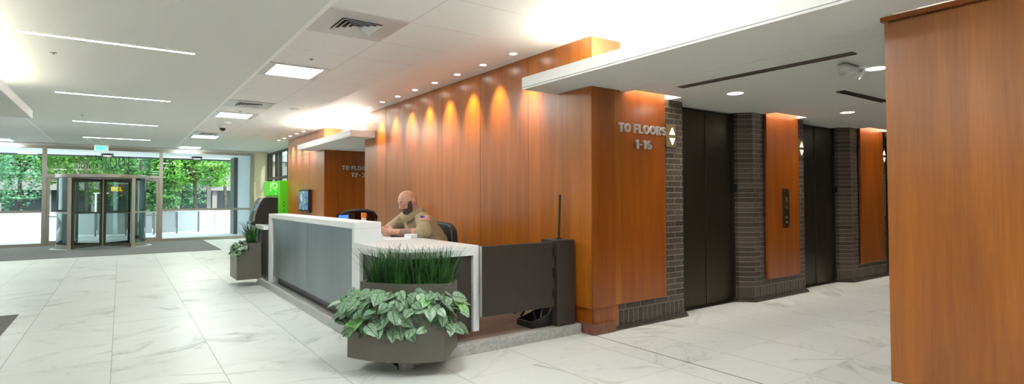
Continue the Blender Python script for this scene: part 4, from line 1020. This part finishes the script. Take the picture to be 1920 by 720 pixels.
# parked car, low behind the parapet
t = thing('parked_car', (-1.0, 44, -1.5), 'dark grey car parked on the street beyond the parapet', 'car')
cp_ = [(-3.2, -1.05), (-3.25, -.55), (-2.9, -.25), (-1.9, -.15), (-1.2, .35), (.6, .40), (1.5, -.05), (2.2, -.25), (2.4, -.6), (2.35, -1.05)]
b = MB().prism([(x-.4, z+.1) for x, z in cp_], 43.2, 45.2, 'y'); b.build('body', pm('grey_car_paint', (.10, .11, .13), .2, .6), t)
b = MB().prism([(-1.95-.1, -.02), (-1.45-.1, .38), (.15, .42), (.75, .06)], 43.17, 45.23, 'y'); b.build('windows', M['winband'], t)
for x in (-2.6, 1.0):
    for y in (43.25, 45.15): MB().cyl((x, y-.1, -1.12), (x, y+.1, -1.12), .38, n=24).build('wheel', M['black'], t)
# trees
import numpy as np
def tree(x, y, zb, zc, rx, rz, nleaf, mat, label, lsz=.24, seed=1, trunk=.16, lobes=7):
    rng = np.random.default_rng(seed)
    t = thing('street_tree', (x, y, zb), label, 'tree', 'trees beyond the terrace')
    lob = [(x+rng.uniform(-.6, .6)*rx, y+rng.uniform(-.5, .5)*rx, zc+rng.uniform(-.6, .6)*rz, rng.uniform(.38, .62)) for _ in range(lobes)]
    b = MB(); b.tube([(x, y, zb), (x+.05, y, (zb+zc)/2-.4), (x-.05, y, zc-.2), (x+.05, y, zc+rz*.5)], trunk, 10, trunk*.35)
    for lx, ly, lz, lr in lob: b.tube([(x, y, zc-rz*.45), ((x+lx)/2, (y+ly)/2, (zc-rz*.4+lz)/2+.15), (lx, ly, lz)], trunk*.45, 7, .02)
    b.build('trunk', M['bark'], t)
    per = int(nleaf*2.1)//len(lob); V = []; Fc = []
    for lx, ly, lz, lr in lob:
        d = rng.normal(size=(per, 3)); d /= np.linalg.norm(d, axis=1)[:, None]; rad = rng.uniform(.45, 1.05, per)[:, None]
        # clumps
        c = np.array([lx, ly, lz])+d*rad*np.array([rx*lr, rx*lr, rz*lr])
        c += .18*np.sin(c*5.1+lx)
        a = rng.normal(size=(per, 3)); a[:, 2] *= .5; a /= np.linalg.norm(a, axis=1)[:, None]
        e = np.cross(a, rng.normal(size=(per, 3))); e /= np.linalg.norm(e, axis=1)[:, None]
        s = rng.uniform(.6, 1.3, per)[:, None]*lsz*.36
        k = len(V)*4; q = np.stack([c-a*s, c+e*s*.6, c+a*s, c-e*s*.6], 1); V.append(q)
    V = np.concatenate(V).reshape(-1, 3)*U-np.array(ORG[t.name]); n = len(V)//4
    me = bpy.data.meshes.new('crown'); me.from_pydata(V.tolist(), [], np.arange(n*4).reshape(n, 4).tolist()); me.materials.append(mat)
    o = bpy.data.objects.new('crown', me); COL.objects.link(o); o.parent = t; ORG[o.name] = ORG[t.name]
tree(-6.6, 36.5, -1.5, 3.0, 3.4, 3.9, 8500, M['leaf_b'], 'pale bluish tree filling the far left window bay', seed=2)
tree(-4.6, 41, -1.5, 4.4, 3.6, 3.4, 8000, M['leaf_a'], 'bright green spreading tree left of the revolving door', seed=3, lsz=.27)
tree(-2.9, 46, -1.5, 4.4, 3.4, 3.6, 7500, M['leaf_a'], 'bright green tree further back, left of the revolving door', seed=4, lsz=.28)
tree(-1.6, 39.5, -1.5, 4.9, 2.6, 1.9, 4500, M['leaf_a'], 'high-branched green tree above the revolving door', seed=5)
tree(.9, 36.5, -1.5, 2.6, 1.9, 3.0, 6500, M['leaf_c'], 'mid green bushy tree right of the yellow letters', seed=6)
tree(2.6, 41.0, -1.5, 2.8, 2.3, 3.4, 6500, M['leaf_b'], 'bluish green tree behind the right side door', seed=7)
tree(3.55, 37.0, -1.5, 3.5, 2.2, 2.2, 5600, M['leaf_a'], 'yellow-green tree with visible trunk in the right window bay', seed=8, trunk=.17)
tree(6.2, 45, -1.5, 4.9, 2.7, 2.9, 4200, M['leaf_a'], 'light green tree at the right edge of the right window bay', seed=9)
tree(-8.8, 44, -1.5, 5.0, 4.2, 5.0, 6500, M['leaf_c'], 'dark green tree behind the pale one, far left', seed=10, lsz=.3)
tree(.7, 50, -1.5, 6.2, 4.0, 3.6, 6000, M['leaf_c'], 'tall dark tree behind the yellow letters', seed=11, lsz=.3)
tree(-10.5, 39, -1.5, 2.5, 3.0, 4.0, 4000, M['leaf_b'], 'pale tree beyond the left edge of the window', seed=12)
# ------------------------------------------------------------------ the guard
def remesh(name, parts, voxel, mat, parent=None, sm=6, disp=None, fac=.5):
    b = MB()
    for p in parts:
        if p[0] == 'cap':
            _, a, ra, c, rc = p; b.cyl(a, c, ra, rc, 20); b.sph(a, ra); b.sph(c, rc)
        elif p[0] == 'ell': b.sph(p[1], *p[2], sub=3)
        elif p[0] == 'mesh':
            vs = [b.bm.verts.new(v) for v in p[1]]
            for fc in p[2]: b.bm.faces.new([vs[i] for i in fc])
        elif p[0] == 'rell':
            _, c, rad, m3 = p; k = len(b.bm.verts); b.sph((0, 0, 0), *rad, sub=3); b.bm.verts.ensure_lookup_table()
            for v in b.bm.verts[k:]: v.co = m3 @ v.co + Vector(c)
    me = bpy.data.meshes.new('tmp'); b.bm.to_mesh(me); b.bm.free()
    o = bpy.data.objects.new('tmp', me); COL.objects.link(o)
    m = o.modifiers.new('r', 'REMESH'); m.mode = 'VOXEL'; m.voxel_size = voxel; m.use_smooth_shade = True
    if sm: s_ = o.modifiers.new('s', 'SMOOTH'); s_.factor = fac; s_.iterations = sm
    bpy.context.view_layer.update()
    me2 = bpy.data.meshes.new_from_object(o.evaluated_get(bpy.context.evaluated_depsgraph_get())); bpy.data.objects.remove(o)
    q = MB(); q.bm.from_mesh(me2)
    if disp:
        q.bm.normal_update()
        for v in q.bm.verts: v.co += v.normal*disp(v.co)
    return q.build(name, mat, parent, smooth=True)
HC = Vector((2.968, 6.47, 1.457)); fwd = Vector((-.90, -.20, -.33)).normalized()
rgt = fwd.cross(Vector((0, 0, 1))).normalized(); upv = rgt.cross(fwd); HM = Matrix((rgt, fwd, upv)).transposed()
def g(x, s): return math.exp(-(x/s)**2)
def headshape(v):
    x, y, z = v                                        # unit sphere
    X, Y, Z = x*(.076 if z > 0 else .078), y*.099, z*(.103 if z > 0 else .130)
    low = max(0, -z)
    X *= 1-.16*low**1.8; Y += .004*low if y > 0 else 0
    if y < 0: Y *= 1+.06*max(0, z); Z += 0
    if y < 0 and z < -.3: Y *= 1-.45*(-z-.3)
    if y > 0:
        Y = .098*(y**.82)*1.0 if y > 0 else Y
        nz = Z
        br = g(nz-.020, .010)*g(X, .055)*.005                                # brow
        nose = g(X, .013)*(.024*g(nz+.034, .016)+.015*g(nz+.014, .018)+.006*g(nz-.004, .012))
        wing = (g(X-.014, .008)+g(X+.014, .008))*g(nz+.038, .010)*.008
        eye = -(g(X-.031, .017)+g(X+.031, .017))*g(nz-.002, .013)*.009
        cheek = (g(X-.042, .018)+g(X+.042, .018))*g(nz+.028, .018)*.005
        lips = g(X, .022)*(g(nz+.064, .006)*.006+g(nz+.076, .006)*.007-g(nz+.070, .0035)*.004)
        chin = g(X, .024)*g(nz+.102, .016)*.012
        Y += br+nose+wing+eye+cheek+lips+chin
    return Vector((X, Y, Z))
def hw(p): return HM @ (Vector(p)/U) + HC             # head metres -> image-fit units
bmh = bmesh.new(); bmesh.ops.create_icosphere(bmh, subdivisions=6, radius=1); bmh.verts.ensure_lookup_table()
hv = [headshape(v.co) for v in bmh.verts]; hf = [[v.index for v in fc.verts] for fc in bmh.faces]; bmh.free()
def fingers(wrist, d, n, s, curl, first):
    """palm, four bent fingers and a thumb; d along the hand, n palm normal, s thumb side"""
    out = []; w_ = Vector(wrist); d, n, s = Vector(d).normalized(), Vector(n).normalized(), Vector(s).normalized()
    k = 1/U; m3 = Matrix((s, d, n)).transposed()
    out.append(('rell', w_+d*.052*k, (.042*k, .056*k, .017*k), m3)); out.append(('cap', w_-d*.01*k, .031*k, w_+d*.03*k, .030*k))
    for i, (off, ln) in enumerate(((.031, .074), (.010, .082), (-.011, .076), (-.031, .060))):
        p = w_+d*.090*k+s*off*k-d*abs(i-1)*.004*k; a = curl[0]
        for j, fr in enumerate((.44, .32, .24)):
            dd = d*math.cos(a)+n*math.sin(a); q = p+dd*ln*fr*k; r0 = (.0105-.001*j)*k
            out.append(('cap', p, r0, q, r0*.9)); p = q; a += curl[1]
    p = w_+d*.022*k+s*.030*k+n*.006*k; q = p+(d*.7+s*.6+n*.35).normalized()*.042*k; out.append(('cap', p, .0145*k, q, .012*k))
    q2 = q+(d*.85+s*.25+n*.45).normalized()*.032*k; out.append(('cap', q, .0115*k, q2, .0095*k)); return out
person = thing('person', (3.3, 6.5, .105), 'bald bearded person in a tan uniform shirt sitting at the desk, hands clasped', 'person')
nearS, nearE, nearW = (3.05, 6.20, 1.225), (2.98, 6.00, 1.072), (2.70, 6.29, 1.078)
farS, farE, farW = (3.10, 6.82, 1.225), (2.98, 7.00, 1.08), (2.70, 6.73, 1.078)
body = [('mesh', [hw(v) for v in hv], hf),
        ('cap', (3.10, 6.53, 1.27), .10, (3.01, 6.50, 1.39), .088), ('ell', (3.30, 6.53, .95), (.15, .20, .24)), ('ell', (3.17, 6.53, 1.15), (.13, .23, .15)),
        ('cap', nearS, .085, nearE, .068), ('cap', nearE, .066, nearW, .040), ('cap', farS, .085, farE, .068), ('cap', farE, .066, farW, .040),
        ('cap', (3.34, 6.42, .68), .11, (2.86, 6.36, .66), .085), ('cap', (3.34, 6.66, .68), .11, (2.86, 6.74, .66), .085),
        ('cap', (2.86, 6.36, .66), .075, (2.92, 6.34, .22), .05), ('cap', (2.86, 6.74, .66), .075, (2.92, 6.76, .22), .05), ('ell', (3.33, 6.54, .74), (.16, .21, .14))]
for sx in (1, -1):                                      # ears
    m3 = HM @ Matrix.Rotation(sx*R(22), 3, 'Z')
    body.append(('rell', hw((sx*.080, -.012, -.008)), (.009/U, .020/U, .034/U), m3))
body += fingers(nearW, (-.60, .80, .0), (.80, .60, .1), (0, 0, 1), (.35, .55), 0)
body += fingers(farW, (-.50, -.86, .08), (.86, -.50, .1), (0, .05, 1), (.45, .55), 0)

def skin_mat():
    m, nt, b = newmat('skin'); n = N(nt, 'ShaderNodeTexNoise', Scale=1.0, Detail=3.0); L(nt, pos(nt, 22, 22, 22), n.inputs['Vector'])
    c = ramp(nt, n.outputs[0], [(.3, (.56, .27, .19)), (.7, (.66, .36, .26))])
    d = N(nt, 'ShaderNodeVectorMath', operation='DISTANCE'); L(nt, pos(nt), d.inputs[0]); d.inputs[1].default_value = (2.80, 6.15, 1.085)
    n2 = N(nt, 'ShaderNodeTexNoise', Scale=1.0, Detail=3.0); L(nt, pos(nt, 30, 30, 30), n2.inputs['Vector'])
    k = mth(nt, 'LESS_THAN', mth(nt, 'ADD', d.outputs['Value'], mth(nt, 'MULTIPLY', n2.outputs[0], .05)), .105)
    L(nt, mixc(nt, mth(nt, 'MULTIPLY', k, .62), c, (.10, .09, .085)), b.inputs['Base Color'])
    b.inputs['Roughness'].default_value = .45; b.inputs['Subsurface Weight'].default_value = .08; b.inputs['Subsurface Radius'].default_value = (.02, .008, .004); return m
M['skin'] = skin_mat()
remesh('body', body, .0075, M['skin'], person, sm=3, fac=.4)
def folds(amp, sc):
    def f_(co):
        q = Vector((co.x*sc+co.z*sc*.6, co.y*sc*.9, co.z*sc*.45)); return amp*(abs(noise.noise(q))*2-.5)+amp*.4*noise.noise(q*2.7)
    return f_
shirt_m = speckle('tan_uniform_cloth', (.33, .26, .158), (.41, .325, .20), .85, sc=160)
sle = lambda S_, E_, k: tuple(Vector(S_).lerp(Vector(E_), k))
shirt = [('ell', (3.30, 6.52, .93), (.20, .26, .22)), ('ell', (3.17, 6.52, 1.10), (.18, .27, .19)), ('cap', (3.17, 6.42, 1.17), .135, (3.36, 6.42, .92), .145), ('cap', (3.17, 6.62, 1.17), .135, (3.36, 6.62, .92), .145),
         ('cap', (3.12, 6.30, 1.195), .105, (3.12, 6.74, 1.195), .105), ('cap', (3.12, 6.42, 1.235), .085, (3.09, 6.50, 1.275), .085), ('cap', (3.12, 6.62, 1.235), .085, (3.09, 6.54, 1.275), .085),
         ('cap', (3.12, 6.36, 1.20), .10, nearS, .098), ('cap', (3.12, 6.68, 1.20), .10, farS, .098),
         ('cap', nearS, .096, sle(nearS, nearE, .93), .094), ('cap', farS, .096, sle(farS, farE, .93), .094), ('cap', sle(nearS, nearE, .93), .092, sle(nearE, nearW, .13), .088), ('cap', sle(farS, farE, .93), .09, sle(farE, farW, .13), .086)]
so = remesh('shirt', shirt, .0095, shirt_m, person, sm=14, disp=folds(.009, 15))
tro = [('cap', (3.34, 6.42, .70), .125, (2.88, 6.36, .67), .10), ('cap', (3.34, 6.66, .70), .125, (2.88, 6.74, .67), .10), ('cap', (2.88, 6.36, .67), .092, (2.92, 6.34, .22), .068),
       ('cap', (2.88, 6.74, .67), .092, (2.92, 6.76, .22), .068), ('ell', (3.33, 6.54, .74), (.18, .25, .13))]
remesh('trousers', tro, .014, pm('dark_trousers', (.03, .03, .035), .85), person, sm=4)
for y in (6.34, 6.76):
    remesh('shoe', [('ell', (2.84, y, .150), (.15, .055, .042)), ('ell', (2.93, y, .165), (.07, .052, .055))], .012, M['black'], person, sm=2)
# collar: two folded wings round the neck
for sy in (-1, 1):
    b = MB(); cen = Vector((3.055, 6.515, 1.328)); up_ = Vector((-.38, 0, .92)).normalized(); fx = Vector((-.92, 0, -.38)); sd = Vector((0, 1, 0)); ring = []
    for k in range(13):
        a = PI*k/12; dr = -fx*math.cos(a)+sd*sy*math.sin(a)
        fall = .055+.055*(k/12)**2
        top = cen+dr*.108+up_*.022; low = cen+dr*(.108+.028+.010*(k/12))-up_*fall
        ring.append((b.bm.verts.new(top), b.bm.verts.new((top+low)/2+dr*.012), b.bm.verts.new(low)))
    for p, q in zip(ring, ring[1:]):
        for i in range(2): b.bm.faces.new((p[i], q[i], q[i+1], p[i+1]))
    o = b.build('collar', shirt_m, person, smooth=True); md = o.modifiers.new('th', 'SOLIDIFY'); md.thickness = .006
# placket and chest pocket flap, flag patch
from mathutils.bvhtree import BVHTree
bvh = BVHTree.FromPolygons([v.co.copy() for v in so.data.vertices], [tuple(p.vertices) for p in so.data.polygons])
def on_near(px, pz, w_, h, off, nm, mat, par):
    n_ = Vector((-.30, -.93, .20)).normalized(); s_ = Vector((0, 0, 1)).cross(n_).normalized(); v_ = n_.cross(s_)
    c = Vector((3.025, 6.10, 1.245)); b = MB(); G = []
    for iy in range(6):
        row = []
        for ix in range(8):
            q = c+s_*(px+w_*ix/7)+v_*(pz+h*iy/5); loc = None
            hit = bvh.ray_cast((q+n_*.6)*U-ORG[so.name], -n_)
            if hit[0] is not None: loc = (hit[0]+ORG[so.name])/U+n_*off
            row.append(b.bm.verts.new(loc if loc else q))
        G.append(row)
    for a, c2 in zip(G, G[1:]):
        for i in range(7): b.bm.faces.new((a[i], a[i+1], c2[i+1], c2[i]))
    o = b.build(nm, mat, par, smooth=True); md = o.modifiers.new('th', 'SOLIDIFY'); md.thickness = .002; return o
def stripes():
    m, nt, b = newmat('striped_patch'); sp = N(nt, 'ShaderNodeSeparateXYZ'); L(nt, pos(nt), sp.inputs[0])
    f_ = mth(nt, 'FRACT', mth(nt, 'DIVIDE', sp.outputs[2], .0115)); L(nt, mixc(nt, mth(nt, 'LESS_THAN', f_, .5), (.72, .58, .52), (.62, .10, .07)), b.inputs['Base Color']); b.inputs['Roughness'].default_value = .8; return m
flag = on_near(-.064, -.038, .128, .076, .006, 'flag_patch', pm('patch_border', (.60, .42, .20), .8), person)
on_near(-.059, -.033, .118, .066, .009, 'stripes', stripes(), flag)
on_near(-.059, .0, .05, .033, .012, 'blue_canton', pm('patch_blue', (.04, .06, .25), .8), flag)
# beard
bb = bmesh.new(); bmesh.ops.create_icosphere(bb, subdivisions=6, radius=1); bb.normal_update(); b = MB(); mp = {}
def beardy(p):
    x, y, z = p
    if y < .010 or z > .008: return False
    ax = abs(x)
    if z > -.050 and not (ax > .046+.30*(y-.02)*0 and y < .062 and z < -.002+.9*(.05-y)): 
        return (-.060 < z <= -.050 and ax < .03)
    if ax < .016 and -.076 < z < -.060: return False
    return z < -.052 or ax > .05
for fc in bb.faces:
    ps = [headshape(v.co) for v in fc.verts]
    if all(beardy(p) for p in ps):
        vs = []
        for v, p in zip(fc.verts, ps):
            if v.index not in mp:
                n_ = p.copy(); n_.normalize(); k = .0045+.0025*noise.noise(p*260)+(.004 if p.z < -.085 else 0)
                mp[v.index] = b.bm.verts.new(hw(p+n_*k))
            vs.append(mp[v.index])
        b.bm.faces.new(vs)
bb.free(); o = b.build('beard', speckle('dark_grey_beard', (.045, .034, .028), (.13, .105, .088), .8, sc=150), person, smooth=True)
md = o.modifiers.new('th', 'SOLIDIFY'); md.thickness = .007; md.offset = -1
for sx in (-1, 1):
    e = remesh('eye', [('ell', hw((sx*.031, .083, -.001)), (.012/U,)*3)], .004, pm('eye_white', (.5, .45, .42), .3), person, sm=0)
    MB().sph(hw((sx*.031, .0945, -.003)), .004/U).build('pupil', M['black'], e)
    MB().tube([hw((sx*.014, .099, .019)), hw((sx*.03, .095, .024)), hw((sx*.048, .082, .018))], .003/U, 6, .0015/U).build('eyebrow', pm('eyebrow_hair', (.05, .035, .028), .8), person)
g_ = MB()
for sx in (-1, 1):
    g_.tube([hw((sx*(.033+.023*math.cos(a)), .108-.10*abs(.033+.023*math.cos(a))**1.25*2.2, -.012+.015*math.sin(a))) for a in [2*PI*i/20 for i in range(21)]], .0015/U, 6)
    g_.tube([hw((sx*.056, .098, -.008)), hw((sx*.079, .05, .004)), hw((sx*.083, .0, .014))], .0014/U, 6)
g_.tube([hw((-.010, .107, -.010)), hw((0, .111, -.006)), hw((.010, .107, -.010))], .0014/U, 6)
gl = g_.build('eyeglasses', pm('glasses_frame', (.02, .018, .018), .3), person); gl['label'] = 'thin dark eyeglasses low on the nose'
